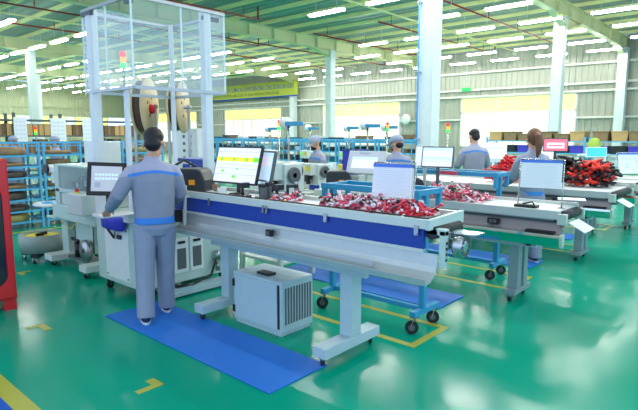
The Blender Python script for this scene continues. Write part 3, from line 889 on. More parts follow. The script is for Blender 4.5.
scar = [harness(50+i, ['wire_scarlet'], ['wire_black', 'wire_scarlet'], .22, 8, .020) for i in range(4)]
blk = [harness(60+i, ['wire_black'], ['wire_black', 'dark_grey'], .22, 8, .016) for i in range(4)]
def hump(cx, cy, sx, sy, h, base):
    return lambda x, y: base+h*max(0, 1-((x-cx)/sx)**2-((y-cy)/sy)**2)*random.uniform(.2, 1)
U = random.uniform
B1 = 1.082
pile(62, pinks, lambda k: (U(2.86, 3.10), U(1.98, 2.52)), 'pink and white wire harness in the long pile on the nearest bench', 'pink harnesses on the nearest bench', hump(2.98, 2.25, .2, .36, .05, B1))
pile(18, reds, lambda k: (U(2.86, 3.10), U(1.74, 2.00)), 'red wire harness at the right end of the nearest bench pile', 'red harnesses on the nearest bench', hump(2.98, 1.87, .2, .2, .05, B1))
pile(5, whites, lambda k: (U(2.91, 3.1), U(2.40, 2.56)), 'white wire harness at the left end of the nearest bench pile', 'white harnesses on the nearest bench', hump(3.01, 2.48, .2, .15, .06, B1))
pile(7, pinks, lambda k: (U(2.88, 3.02), U(2.82, 3.00)), 'pink wire harness in the small heap near the middle of the nearest bench', 'small pink heap on the nearest bench', hump(2.95, 2.91, .15, .2, .03, B1))
pile(46, pinks, lambda k: (U(4.95, 5.30), U(2.28, 2.98)), 'pink wire harness in the pile on the second bench', 'pink harnesses on the second bench', hump(5.12, 2.65, .25, .45, .12, .935))
pile(32, crims, lambda k: (U(7.55, 7.9), U(2.98, 3.28)), 'crimson cable bundle heaped left of the woman', 'crimson bundles on the third bench', hump(7.72, 3.12, .25, .27, .34, .92))
pile(24, blk, lambda k: (U(7.6, 7.95), U(2.18, 2.50)), 'black cable bundle just right of the woman', 'black bundles on the third bench', hump(7.78, 2.34, .3, .25, .40, .92))
pile(22, scar, lambda k: (U(7.5, 7.9), U(1.76, 2.16)), 'scarlet cable bundle in the big heap at the right end of the third bench', 'scarlet bundles on the third bench', hump(7.7, 1.96, .3, .30, .36, .92))
pile(18, blk, lambda k: (U(7.6, 7.95), U(1.72, 1.92)), 'black cable bundle at the right of the scarlet heap', 'black bundles beside the scarlet heap', hump(7.8, 1.8, .3, .25, .30, .92))
pile(9, blk, lambda k: (U(7.5, 7.8), U(1.8, 2.16)), 'black cable bundle lying among the scarlet bundles', 'black bundles in the scarlet heap', hump(7.7, 1.96, .3, .30, .38, .93))
defm('pan_grey', (150, 164, 156), .45)
# ------------------------------------------------------------------ wire cutting machine with acrylic tower
X0, X1, Y0, Y1 = 2.48, 3.55, 4.48, 5.32
t = thing('cutting_machine', 'tall machine with a clear acrylic tower, behind the standing man', 'machine', (3.0, 4.9, 0))
m = M(); m.box(X0, X1, Y0, Y1, .13, .78); obj('body', m, 'machine_mint', t, .012)
m = M(); m.box(X0-.02, X1+.03, Y0-.02, Y1+.02, .78, .81); obj('deck', m, 'machine_grey', t, .005)
m = M(); m.box(X0-.008, X0, 4.66, 5.13, .18, .72); p = obj('front_panel', m, 'white_paint', t, .003)
for y in (4.69, 5.10):
    for z in (.21, .69):
        m = M(); m.cyl((X0-.013, y, z), (X0-.006, y, z), .009, n=10); obj('screw', m, 'black', p)
m = M(); m.box(X0-.03, X0-.008, 4.78, 4.84, .60, .64); obj('keyhole_latch', m, 'black', t)
for (a, b) in ((2.855, 3.015), (3.04, 3.20)):
    m = M(); m.box(a, b, Y0-.012, Y0, .23, .585); d = obj('door', m, 'white_paint', t, .004)
    m = M(); m.box(a+.03, b-.03, Y0-.018, Y0-.012, .27, .48); obj('window', m, 'dark_grey', d)
    m = M(); m.box(a+.04, b-.04, Y0-.024, Y0-.012, .53, .555); obj('handle', m, 'black', d)
for (x, y) in ((X0+.07, Y0+.07), (X1-.07, Y0+.07), (X0+.07, Y1-.07), (X1-.07, Y1-.07)): caster(t, x, y, .13, .045, .4)
m = M(); m.box(2.7, 3.5, Y0-.1, Y0+.0, .02, .06); m.box(2.75, 3.4, Y0-.09, Y0-.02, .06, .10); obj('base_beam', m, 'leg_grey', t)
m = M(); m.tube([(2.8, 4.42, .12), (3.0, 4.40, .10), (3.25, 4.41, .16), (3.30, 4.42, .25), (3.34, 4.43, .33)], .012, 8); obj('air_hose', m, 'black', t)
m = M(); m.cyl((3.35, 4.43, .30), (3.35, 4.43, .40), .03); m.cyl((3.35, 4.43, .18), (3.35, 4.43, .28), .024); m.box(3.32, 3.38, 4.42, 4.48, .28, .31); obj('air_regulator', m, 'steel', t)
# tower: posts, rails, clear panels
PX0, PX1, PY0, PY1, ZT = 2.52, 3.56, 4.50, 5.46, 2.86
def post(x, y, w, z0=.8, z1=ZT):
    m = M(); m.box(x-w/2, x+w/2, y-w/2, y+w/2, z0, z1)
    for s in (-1, 1):
        m.box(x-w/2-.002, x-w/2+.001, y+s*w*.22-.006, y+s*w*.22+.006, z0, z1); m.box(x+s*w*.22-.006, x+s*w*.22+.006, y-w/2-.002, y-w/2+.001, z0, z1)
    return obj('post', m, 'column_white', t, .003)
post(2.55, 5.33, .085); post(3.35, 4.54, .085); post(2.56, 4.72, .04, .8, 2.04); post(3.52, 5.42, .04)
for z in (2.03, ZT-.03):
    m = M()
    m.box(PX0, PX1, PY0-.015, PY0+.015, z, z+.03); m.box(PX0-.015, PX0+.015, PY0, PY1, z, z+.03)
    m.box(PX0, PX1, PY1-.015, PY1+.015, z, z+.03); m.box(PX1-.015, PX1+.015, PY0, PY1, z, z+.03)
    obj('rail', m, 'brushed', t)
pan = [(PX0, (PX0+PX1)/2, PY0, PY0), ((PX0+PX1)/2, PX1, PY0, PY0), (PX0, PX0, PY0, (PY0+PY1)/2), (PX0, PX0, (PY0+PY1)/2, PY1), (PX0, PX1, PY1, PY1), (PX1, PX1, PY0, PY1)]
for (a, b, c, d) in pan:
    m = M(); m.box(a-.003, b+.003, c-.003, d+.003, 2.03, ZT); obj('clear_panel', m, 'acrylic', t)
for (x, y) in ((PX0, PY0), (PX1, PY0), (PX0, PY1), (PX0, (PY0+PY1)/2), ((PX0+PX1)/2, PY0), (PX1, PY1)):
    m = M(); m.box(x-.007, x+.007, y-.007, y+.007, 2.03, ZT); obj('panel_edge', m, 'clear_edge', t)
for (a, b) in (((2.60, 4.56), (3.40, 5.40)), ((3.45, 4.56), (2.60, 5.40))):
    pass
for bx in ((2.5, 2.54, 5.25, 5.45, 2.79, 2.83), (3.3, 3.5, 4.5, 4.53, 2.76, 2.80), (2.52, 2.56, 4.52, 4.62, 2.79, 2.83)): m = M(); m.box(*bx); obj('corner_bracket', m, 'dark_grey', t)
# work head on deck
m = M(); m.box(2.95, 3.25, 4.75, 5.1, .81, 1.08); m.box(3.0, 3.2, 4.8, 5.05, 1.08, 1.22); m.cyl((3.1, 4.74, 1.0), (3.1, 4.68, 1.0), .05); m.box(2.95, 3.02, 4.62, 4.75, .81, .95); obj('cutting_head', m, 'machine_grey', t, .006)
m = M(); m.tube([(2.95, 4.78, .9), (2.93, 4.6, 1.28), (3.06, 4.56, 1.36), (3.22, 4.56, 1.28), (3.26, 4.58, 1.0)], .014, 10); obj('guard_loop', m, 'black', t)
# side tray
m = M(); m.box(2.12, 2.47, 4.42, 4.62, .885, .895); m.box(2.12, 2.13, 4.42, 4.62, .895, .91); m.box(2.40, 2.47, 4.5, 4.6, .80, .885); obj('side_tray', m, 'white_paint', t, .002)

t = thing('tool_pouch', 'blue tool pouch hanging on the machine front at the man\'s left hip', 'pouch', (2.42, 4.86, .72))
m = M(); m.loft([[Vector((2.42+.048*k*math.copysign(abs(math.cos(2*PI*q/20))**.6, math.cos(2*PI*q/20)), 4.84+.20*k2*math.copysign(abs(math.sin(2*PI*q/20))**.5, math.sin(2*PI*q/20)), z)) for q in range(20)] for z, k, k2 in ((.70, .6, .9), (.715, .9, .98), (.80, 1, 1), (.825, .9, .98), (.83, .7, .94))]); obj('pouch_body', m, 'bag_blue', t)
m = M(); m.bar((2.42, 4.97, .70), (2.455, 4.90, .60), .006, .025); m.bar((2.42, 4.80, .70), (2.455, 4.90, .60), .006, .025); obj('strap', m, 'black', t)

def monitor(label, c, wdt, hgt, az, tilt, foot_z, scr, bez='black', roll=0, th=.03, name='monitor', stand=True, border=.014, group=None, lift=None):
    """az: direction the screen faces (deg from +X, ccw); tilt: leaned back (deg). scr: list of (mat, u0,u1,v0,v1)"""
    t = thing(name, label, 'monitor', (c[0], c[1], foot_z), 0, group, local=True)
    A = math.radians(az); n = Vector((math.cos(A), math.sin(A), 0)); r = Vector((-math.sin(A), math.cos(A), 0))
    T = math.radians(tilt); nn = n*math.cos(T)+Vector((0, 0, math.sin(T))); uu = Vector((0, 0, math.cos(T)))-n*math.sin(T)
    R = Matrix((r, uu, nn)).transposed()
    if roll: R = R @ Matrix.Rotation(math.radians(roll), 3, 'Z')
    o = Vector((0, 0, c[2]-foot_z))
    m = M(); m.obox(o-R @ Vector((0, 0, th/2)), (wdt, hgt, th), R); obj('housing', m, bez, t, .005)
    m = M(); mats = []
    for (mt, u0, u1, v0, v1) in scr:
        if mt not in mats: mats.append(mt)
        m.use(mats.index(mt)); k = .0015+.0004*len(m.f)/6
        w2, h2 = wdt-2*border, hgt-2*border
        m.obox(o+R @ Vector(((u0+u1-1)/2*w2, (v0+v1-1)/2*h2, k/2)), ((u1-u0)*w2, (v1-v0)*h2, k), R)
    obj('screen', m, mats, t)
    if stand:
        b = o-R @ Vector((0, hgt*.15, th+.01))
        m = M(); m.bar(b, Vector((b.x, b.y, .012)), .035, .02); m.bar(b, o-R @ Vector((0, hgt*.1, th*.8)), .05, .05); m.lathe([(.09, 0), (.095, .004), (.09, .012), (.02, .02)], (b.x, b.y, 0), 'z', 20); obj('stand', m, bez, t)
    return t
def mir(l): return l
full = ('screen_white', 0, 1, 0, 1)
monitor('black framed touch panel on a post at the left hand of the standing man', (2.44, 4.96, 1.185), .36, .33, 238, 16, .81,
        [('screen_grey', 0, 1, 0, 1)] + [('screen_blue', .12+.11*i, .2+.11*i, .62-.16*j, .7-.16*j) for i in range(7) for j in range(2)] + [('screen_ink', .12, .3, .16, .36)], border=.04, name='touch_panel', roll=-3)
scr = [full, ('screen_yellow', 0, 1, .60, .73)] + [('screen_green', a, a+.05, .615, .715) for a in (.10, .40, .70)] + [('screen_green', .88, 1, .60, .73)]
scr += [('screen_green', a, b, c, d) for (a, b, c, d) in ((.17, .23, .28, .35), (.45, .53, .12, .2), (.52, .56, .36, .40))] + [('screen_ink', 0, 1, .88, .885), ('screen_ink', 0, 1, .5, .504), ('screen_ink', 0, 1, .4, .404), ('screen_ink', 0, 1, .22, .224)]
monitor('large monitor with a yellow bar across its screen on the nearest bench', (3.00, 3.66, 1.345), .58, .34, 182, 16, 1.08, mir(scr))
monitor('slanted second screen right behind the large monitor', (3.10, 3.38, 1.34), .24, .27, 165, 12, 1.08, [('screen_blue', 0, 1, 0, 1)]+mir([('screen_white', .1, .9, .5, .85)]), bez='dark_grey')
monitor('wide grey operator terminal with a white window, left of the capped man', (5.28, 3.93, 1.275), .50, .30, 190, 22, .935,
        mir([('screen_grey', 0, 1, 0, 1), ('screen_white', .1, .85, .2, .75), ('screen_blue', .1, .85, .62, .75), ('screen_ink', .3, .6, .88, .96)]), bez='machine_grey', th=.06)
monitor('monitor with pale blue bands on the second bench right of the capped man', (5.30, 2.94, 1.365), .37, .24, 190, 12, .935,
        mir([full, ('screen_blue', 0, 1, .85, 1), ('screen_blue', 0, 1, .25, .5), ('screen_white', .05, .95, .3, .36)]), bez='dark_grey')
monitor('monitor seen edge on, left of the monitor with pale blue bands', (5.46, 3.22, 1.36), .26, .25, 165, 5, .935, [full], bez='machine_grey')
monitor('white monitor right of the bareheaded man', (9.5, 4.10, 1.32), .46, .30, 200, 10, .88, mir([full, ('screen_blue', .1, .9, .6, .75)]), bez='white_paint')
monitor('monitor with a pink red screen right of the woman', (7.85, 2.48, 1.47), .33, .19, 200, 6, .88, mir([('screen_red', 0, 1, 0, 1), ('screen_white', .12, .88, .2, .7), ('screen_red', .2, .8, .38, .5)]), bez='dark_grey')
monitor('small monitor with a turquoise screen beyond the scarlet heap', (9.55, 2.36, 1.33), .36, .17, 226, 6, .88, [('screen_teal', 0, 1, 0, 1)], bez='white_paint')
monitor('white terminal just left of the turquoise screen', (9.6, 3.25, 1.28), .44, .26, 226, 6, .88, [full], bez='white_paint')

# ------------------------------------------------------------------ paper holders
def holder(label, c, wdt, hgt, az, foot_z, pics=False, thick=.03):
    t = thing('paper_holder', label, 'paper holder', (c[0], c[1], foot_z), 0, None, local=True)
    A = math.radians(az); n = Vector((math.cos(A), math.sin(A), 0)); r = Vector((-math.sin(A), math.cos(A), 0)); T = math.radians(8)
    nn = n*math.cos(T)+Vector((0, 0, math.sin(T))); uu = Vector((0, 0, math.cos(T)))-n*math.sin(T)
    R = Matrix((r, uu, nn)).transposed(); o = Vector((0, 0, c[2]-foot_z)); h = c[2]-foot_z
    m = M()
    for s in (-1, 1):
        a = o+R @ Vector((s*(wdt/2+.012), hgt/2+.01, -.012)); b = o+R @ Vector((s*(wdt/2+.012), -hgt/2-.01, -.012))
        m.tube([a, b, Vector((b.x, b.y, .005))], .006, 8)
    a = o+R @ Vector((-(wdt/2+.012), hgt/2+.01, -.012)); b = o+R @ Vector((wdt/2+.012, hgt/2+.01, -.012)); m.tube([a, b], .006, 8)
    for s in (-1, 1):
        q = o+R @ Vector((s*(wdt/2+.012), -hgt/2-.01, -.012)); m.box(q.x-.03, q.x+.03, q.y-.03, q.y+.03, 0, .006)
    obj('wire_frame', m, 'steel', t)
    m = M(); m.obox(o, (wdt, hgt, thick), R)
    for k in range(3): m.obox(o+R @ Vector((0, -.004*k, thick/2+.001+.002*k)), (wdt-.012*k, hgt-.02, .0015), Matrix(R))
    m.use(1)
    for k in range(12 if not pics else 3):
        m.obox(o+R @ Vector((wdt*.02*math.sin(k*5), hgt*(.30-.062*k), thick/2+.0068)), (wdt*(.74+.1*math.sin(k*3)), hgt*.012, .001), R)
    if pics:
        for (u, v) in ((-.1, -.05), (.12, -.05), (-.1, -.2), (.12, -.2), (.1, .1)): m.obox(o+R @ Vector((u*wdt*2, v*hgt, thick/2+.0068)), (wdt*.14, hgt*.1, .001), R)
    obj('paper_stack', m, ['paper', 'paper_ink'], t)
    m = M(); m.obox(o+R @ Vector((0, hgt/2-.012, 0)), (wdt, .022, thick+.02), R); obj('clip_strip', m, 'clip_blue', t)
    return t
holder('thick white paper stack clipped on a wire frame on the nearest bench', (3.08, 2.05, 1.29), .29, .235, 188, 1.08, thick=.05)
h2 = holder('single white sheet with blue heading on a frame in front of the woman', (5.05, 1.71, 1.245), .36, .26, 190, .935, thick=.012)
holder('white sheet with small grey pictures on a stand at the right edge', (9.6, 1.85, 1.16), .44, .33, 224, .88, pics=True, thick=.012)
m = M(); m.box(4.92, 5.02, 1.70, 1.90, .935, .96); m.tube([(4.95, 1.72, .96), (5.0, 1.76, .985), (4.97, 1.84, .965)], .008, 6)
tag(obj('cable_lump', m, 'black', None, loc=(4.97, 1.8, .935)), 'small black cable lump on the bench under the single white sheet', 'cable')
tag(obj('paper_sheet', M().obox((5.30, 1.50, 1.005), (.20, .24, .006), Matrix.Rotation(.3, 3, 'Z')), 'paper', None, loc=(5.30, 1.50, 1.0)), 'loose white sheet at the right end of the second bench', 'paper')

# ------------------------------------------------------------------ label printers
def printer(label, c, rz, s=1.0):
    t = thing('label_printer', label, 'printer', c, rz, 'black label printers', local=True); t.scale = (s, s, s)
    m = M(); m.prism([(-.13, 0), (.13, 0), (.13, .09), (.10, .165), (.06, .18), (-.10, .18), (-.13, .16)], 'y', -.115, .115); obj('case', m, 'charcoal', t, .012)
    m = M(); m.box(.125, .132, -.09, .09, .02, .045); obj('label_slot', m, 'black', t)
    m = M(); m.box(.0, .05, -.119, -.115, .055, .095); obj('status_button', m, 'orange', t)
    m = M(); m.box(-.08, .08, -.118, -.115, .13, .134); obj('lid_seam', m, 'black', t)
    return t
printer('black label printer at the left end of the nearest bench', (2.96, 4.24, 1.08), math.radians(-58), 1.2)
printer('black label printer left of the wide grey terminal', (5.16, 4.25, .935), math.radians(-52), 1.25)
printer('black label printer behind the clipped papers, left of the banded monitor', (5.28, 3.24, .935), math.radians(-52), 1.0)

# ------------------------------------------------------------------ reels behind the tower
def reel(label, c, R, az, wd=.06):
    t = thing('cable_reel', label, 'reel', (c[0], c[1], 0), math.radians(az), 'wooden cable reels', local=True)
    z = c[2]
    for s in (-1, 1):
        m = M(); m.lathe([(.05, s*wd-.01), (R, s*wd-.01), (R, s*wd+.01), (.05, s*wd+.01)], (0, 0, z), 'x', 36); f = obj('flange', m, 'wood_reel', t)
        m = M()
        for q in range(4):
            a = q*PI/2+.4; m.cyl((s*wd+s*.008, .12*math.cos(a), z+.12*math.sin(a)), (s*wd+s*.014, .12*math.cos(a), z+.12*math.sin(a)), .018, n=10)
        obj('bolt_hole', m, 'cable_dark', f)
    m = M(); m.lathe([(R*.3, -wd+.01), (R*.9, -wd+.01), (R*.9, wd-.01), (R*.3, wd-.01)], (0, 0, z), 'x', 32); obj('wound_cable', m, 'cable_dark', t)
    m = M(); m.cyl((-wd-.1, 0, z), (wd+.1, 0, z), .025)
    for s in (-1, 1): m.box(s*(wd+.07)-.015, s*(wd+.07)+.015, -.02, .02, 0, z+.03); m.box(s*(wd+.07)-.02, s*(wd+.07)+.02, -.25, .25, 0, .04)
    obj('stand', m, 'brushed', t)
    return t
reel('wooden cable reel above the standing man\'s head, with a red hub', (3.52, 6.05, 1.96), .355, 132)
root = [o for o in C.objects if o.name.startswith('cable_reel')][-1]
m = M(); m.cyl((-.13, 0, 1.93), (-.07, 0, 1.93), .05, .06); obj('red_hub', m, 'hazard_red', root)
reel('wooden cable reel right of the reel with the red hub', (3.88, 5.86, 1.96), .325, 132)

def towerlight(label, x, y, z0, zb, s=1.0, post_r=.014):
    t = thing('signal_tower', label, 'signal light', (x, y, zb), 0, 'red amber green signal lights')
    m = M(); m.cyl((x, y, zb), (x, y, z0), post_r, n=8); m.cyl((x, y, zb), (x, y, zb+.02), .035*s, n=12); obj('pole', m, 'steel', t)
    for i, k in enumerate(('lamp_green', 'lamp_orange', 'lamp_red')):
        m = M(); m.lathe([(.006, z0+.075*s*i), (.038*s, z0+.075*s*i), (.038*s, z0+.075*s*(i+1)-.006), (.006, z0+.075*s*(i+1)-.004)], (x, y, 0), 'z', 16); obj('lens', m, k, t)
    return t
towerlight('red amber green signal light inside the clear acrylic tower', 2.62, 4.86, 2.25, .81, .72)

# feeder units, white boxes
def white_unit(label, x0, x1, y0, y1, z1, holes=True, name='feeder_unit'):
    t = thing(name, label, 'machine', ((x0+x1)/2, (y0+y1)/2, 0))
    m = M(); m.box(x0, x1, y0, y1, .06, z1); obj('body', m, 'white_paint', t, .01)
    m = M(); m.box(x0+.04, x1-.04, y0+.04, y1-.04, 0, .06); obj('base', m, 'dark_grey', t)
    if holes:
        for r in range(4):
            for c in range(2):
                m = M(); yy = y0+.1+c*.16; m.box(x0-.004, x0+.001, yy+.03, yy+.08, z1-.13-.1*r, z1-.09-.1*r); obj('vent', m, 'dark_grey', t)
    return t
white_unit('tall white unit with square vents behind the blue lidded press', 4.30, 4.55, 6.07, 6.62, 1.70)
white_unit('white stepped unit left of the standing man\'s head', 3.4, 3.7, 7.05, 7.55, 1.52, False)
t = thing('terminal_press', 'press with a bright blue lid and white front behind the black printer', 'machine', (3.7, 5.2, 0))
m = M(); m.box(3.60, 3.80, 4.97, 5.48, .05, 1.30); obj('body', m, 'white_paint', t, .008)
m = M(); m.box(3.58, 3.83, 4.93, 5.50, 1.30, 1.335); obj('lid', m, 'deep_blue', t, .006)
m = M(); m.box(3.592, 3.60, 4.97, 5.2, .95, 1.3); obj('side_panel', m, 'deep_blue', t)
for y in (5.25, 5.31):
    m = M(); m.cyl((3.575, y, 1.10), (3.575, y, 1.27), .026); m.box(3.57, 3.6, y-.01, y+.01, 1.1, 1.13); obj('blue_canister', m, 'deep_blue', t)
m = M(); m.cyl((3.565, 5.03, 1.2), (3.592, 5.03, 1.2), .022); obj('stop_button', m, 'hazard_red', t)
m = M(); m.box(3.62, 3.78, 5.0, 5.45, 0, .05); obj('foot', m, 'dark_grey', t)

# ------------------------------------------------------------------ left cutting machine with window box
t = thing('window_box_machine', 'pale green machine with a clear window box at left, beside the touch panel', 'machine', (2.85, 6.6, 0))
m = M(); m.box(2.60, 3.2, 5.62, 6.74, .60, .78); obj('body', m, 'machine_mint', t, .012)
m = M(); m.box(2.62, 3.18, 5.68, 6.5, .78, .93); obj('upper_body', m, 'machine_grey', t, .012)
m = M(); m.box(2.60, 3.1, 6.50, 6.62, .78, 1.26); m.box(2.60, 3.1, 5.55, 6.6, 1.24, 1.265); m.box(2.60, 2.63, 5.55, 6.6, .93, .98); m.box(2.6, 2.63, 5.55, 5.60, .93, 1.26); m.box(3.06, 3.1, 5.55, 6.6, .93, 1.26); obj('window_frame', m, 'machine_mint', t, .008)
m = M(); m.box(2.610, 2.616, 5.6, 6.5, .98, 1.24); obj('window_pane', m, 'acrylic', t)
rnd = random.Random(3)
for k in range(7):
    y = 5.68+.115*k; m = M(); h = rnd.uniform(.12, .24)
    m.box(2.75, 2.85, y, y+.07, .93, .93+h); m.cyl((2.72, y+.03, .97+h*.4), (2.80, y+.03, .97+h*.4), .035); m.box(2.78, 2.82, y+.02, y+.045, .93+h, .93+h+.05)
    obj('tool_head', m, ('black', 'brushed', 'dark_grey', 'teal_metal')[k % 4], t, .003)
m = M(); m.box(2.42, 2.58, 5.50, 5.86, .75, .98); obj('control_box', m, 'machine_grey', t, .015); cb = t.children[-1]
m = M(); m.cyl((2.50, 5.78, .98), (2.50, 5.78, .995), .028); m.use(1).cyl((2.50, 5.78, .995), (2.50, 5.78, 1.02), .022); obj('stop_button', m, ['yellow', 'hazard_red'], cb)
L = M(); L.box(2.72, 2.90, 6.62, 6.80, .13, .60); L.box(2.55, 3.1, 6.6, 6.82, .60, .62); obj('leg', L, 'machine_mint', t, .006)
L = M(); L.box(2.50, 3.15, 6.60, 6.82, .075, .15); f = obj('foot_beam', L, 'machine_grey', t, .006)
L = M(); L.box(2.74, 2.86, 5.75, 5.87, .13, .60); obj('leg', L, 'machine_mint', t, .006)
L = M(); L.box(2.52, 3.15, 5.72, 5.90, .075, .15); g = obj('foot_beam', L, 'machine_grey', t, .006)
for (ff, y) in ((f, 6.71), (g, 5.81)):
    for x in (2.55, 3.1): caster(ff, x, y, .075, .032, .3)
m = M(); m.box(2.76, 2.80, 6.0, 6.5, .22, .56); m.use(1)
for (a, b, c, d) in ((6.0, 6.5, .22, .235), (6.0, 6.5, .545, .56), (6.0, 6.015, .22, .56), (6.485, 6.5, .22, .56)): m.box(2.755, 2.76, a, b, c, d)
obj('grey_side_panel', m, ['machine_mint', 'black'], t)
m = M(); m.box(2.70, 2.90, 5.9, 6.6, .10, .125); obj('shelf', m, 'dark_grey', t)
m = M(); m.cyl((2.76, 6.42, .125), (2.76, 6.42, .30), .05); m.cyl((2.76, 6.42, .30), (2.76, 6.42, .34), .03); m.bar((2.76, 6.42, .32), (2.76, 6.6, .33), .03); obj('pump', m, 'black', t)
m = M(); m.lathe([(.02, 2.66), (.125, 2.665), (.13, 2.69), (.125, 2.72), (.02, 2.72)], (0, 6.08, .26), 'x', 28); m.use(1).lathe([(.01, 2.655), (.03, 2.655), (.03, 2.67)], (0, 6.08, .26), 'x', 12); m.use(0).box(2.69, 2.72, 6.06, 6.1, .125, .26); obj('gauge_wheel', m, ['brushed', 'black'], t)
m = M(); m.bar((2.80, 6.6, 1.16), (2.80, 7.22, 1.16), .06); m.cyl((2.77, 7.25, 1.17), (2.88, 7.25, 1.17), .055); m.use(1).cyl((2.74, 7.25, 1.17), (2.77, 7.25, 1.17), .06); m.use(0).bar((2.84, 7.22, 1.12), (2.84, 7.22, .98), .05); obj('feed_arm', m, ['white_paint', 'black'], t)
m = M(); m.box(2.70, 2.90, 6.7, 7.0, .66, .70); m.lathe([(.02, .70), (.26, .70), (.27, .715), (.26, .73), (.02, .73)], (2.80, 7.14, 0), 'z', 30); m.use(1).lathe([(.02, .73), (.16, .73), (.16, .736), (.02, .736)], (2.80, 7.16, 0), 'z', 24); obj('round_table', m, ['white_paint', 'rack_blue'], t)
m = M(); m.tube([(2.74, 6.95, .70), (2.70, 6.9, .62), (2.66, 6.6, .52), (2.62, 6.3, .50), (2.6, 6.05, .62)], .005, 6); obj('wire', m, 'yellow', t)

t = thing('wire_drum', 'round grey wire drum with a yellow spool inside, on a black dolly at left', 'drum', (2.68, 7.36, 0)); drum = t
m = M(); m.lathe([(.02, .13), (.275, .13), (.275, .345), (.265, .35), (.255, .345), (.255, .15), (.02, .15)], (2.68, 7.36, 0), 'z', 40); obj('pan', m, 'pan_grey', t)
m = M(); m.lathe([(.05, .28), (.22, .29), (.23, .31), (.20, .325), (.05, .315)], (2.68, 7.36, 0), 'z', 32); m.box(2.66, 2.70, 7.34, 7.38, .15, .29); obj('spool', m, 'yellow', t)
m = M(); m.bar((2.60, 7.34, .335), (2.74, 7.38, .345), .035); m.cyl((2.68, 7.36, .31), (2.68, 7.36, .36), .02); obj('clamp', m, 'black', t)
m = M(); m.obox((2.68, 7.36, .095), (.52, .10, .04), Matrix.Rotation(.78, 3, 'Z')); m.obox((2.68, 7.36, .095), (.10, .52, .04), Matrix.Rotation(.78, 3, 'Z')); m.lathe([(.02, .11), (.2, .11), (.2, .13), (.02, .13)], (2.68, 7.36, 0)); d = obj('dolly', m, 'black', t)
for a in (.78, 2.35, 3.93, 5.5): caster(d, 2.68+.23*math.cos(a), 7.36+.23*math.sin(a), .075, .028, a)

drum.location = (2.61, 7.14, 0)
# ------------------------------------------------------------------ red cabinet at left edge
t = thing('red_cabinet', 'glossy red cabinet with a dark rounded window at the left edge', 'cabinet', (1.15, 5.5, 0))
XA, XB2, YF, YB, ZT2 = .62, 1.665, 5.22, 5.85, 1.40
m = M(); m.box(XA, XB2, YF+.03, YB, .10, ZT2); obj('body', m, 'red_paint', t, .012)
def rrect(x0, x1, z0, z1, r, n=6):
    p = []
    for (cx, cz, a0) in ((x1-r, z1-r, 0), (x0+r, z1-r, PI/2), (x0+r, z0+r, PI), (x1-r, z0+r, 1.5*PI)):
        for k in range(n+1): a = a0+PI/2*k/n; p.append((cx+r*math.cos(a), cz+r*math.sin(a)))
    return p
m = M(); out = rrect(XA+.03, XB2-.03, .13, ZT2-.03, .02); inn = rrect(XA+.14, XB2-.075, .24, 1.16, .10)
v = [(p[0], YF, p[1]) for p in out]+[(p[0], YF, p[1]) for p in inn]+[(p[0], YF+.03, p[1]) for p in out]+[(p[0], YF+.03, p[1]) for p in inn]
n = len(out); fs = []
for i in range(n):
    k = (i+1) % n
    fs += [(i, k, n+k, n+i), (2*n+i, i+0, k, 2*n+k)[::-1], (n+i, n+k, 3*n+k, 3*n+i)]
m._add(v, fs); d = obj('door', m, 'red_paint', t, .003)
m = M(); m.prism(inn, 'y', YF+.018, YF+.026); obj('window', m, 'glass_dark', d)
m = M(); m.box(XA+.06, XA+.09, YF-.03, YF, .7, .85); obj('handle', m, 'black', d)
for (x, y) in ((XA+.06, YF+.08), (XB2-.06, YF+.08), (XA+.06, YB-.06), (XB2-.06, YB-.06)):
    m = M(); m.box(x-.05, x+.05, y-.04, y+.04, 0, .10); obj('foot', m, 'red_paint', t)
# ------------------------------------------------------------------ racks
def rack(label, x0, x1, y0, y1, top, levels, group=None, r=.018, slats=5, front=False):
    t = thing('wire_rack', label, 'rack', ((x0+x1)/2, (y0+y1)/2, 0), 0, group)
    for x in (x0, x1):
        for y in (y0, y1):
            m = M(); m.box(x-r, x+r, y-r, y+r, 0, top); obj('post', m, 'rack_blue', t)
    for z in levels:
        m = M()
        for y in (y0, y1): m.box(x0, x1, y-.012, y+.012, z-.03, z)
        for x in (x0, x1): m.box(x-.012, x+.012, y0, y1, z-.03, z)
        for k in range(1, slats): xx = x0+(x1-x0)*k/slats; m.box(xx-.006, xx+.006, y0, y1, z-.012, z)
        obj('shelf', m, 'rack_blue', t)
    m = M()
    for k in range(1, 4):
        xx = x0+(x1-x0)*k/4; m.box(xx-.006, xx+.006, y1-.006, y1+.006, levels[0], top)
    for z in (top-.02, top-.09):
        m.box(x0, x1, y1-.01, y1+.01, z, z+.02)
    obj('back_grid', m, 'rack_blue', t)
    m = M(); m.box(x0, x1, y0-.01, y0+.01, top-.03, top); obj('top_rail', m, 'rack_blue', t)
    if front:
        m = M()
        for k in range(1, 5):
            yy = y0+(y1-y0)*k/5; m.box(x0-.01, x0+.01, yy-.012, yy+.012, levels[0], top)
        m.box(x0-.012, x0+.012, y0, y1, top-.06, top); obj('front_grid', m, 'rack_blue', t)
    return t
LEV = [.13, .32, .51, .70, .89, 1.08, 1.27]
LN = ['bottom', 'sixth', 'fifth', 'fourth', 'third', 'second', 'top']
coil0 = {}
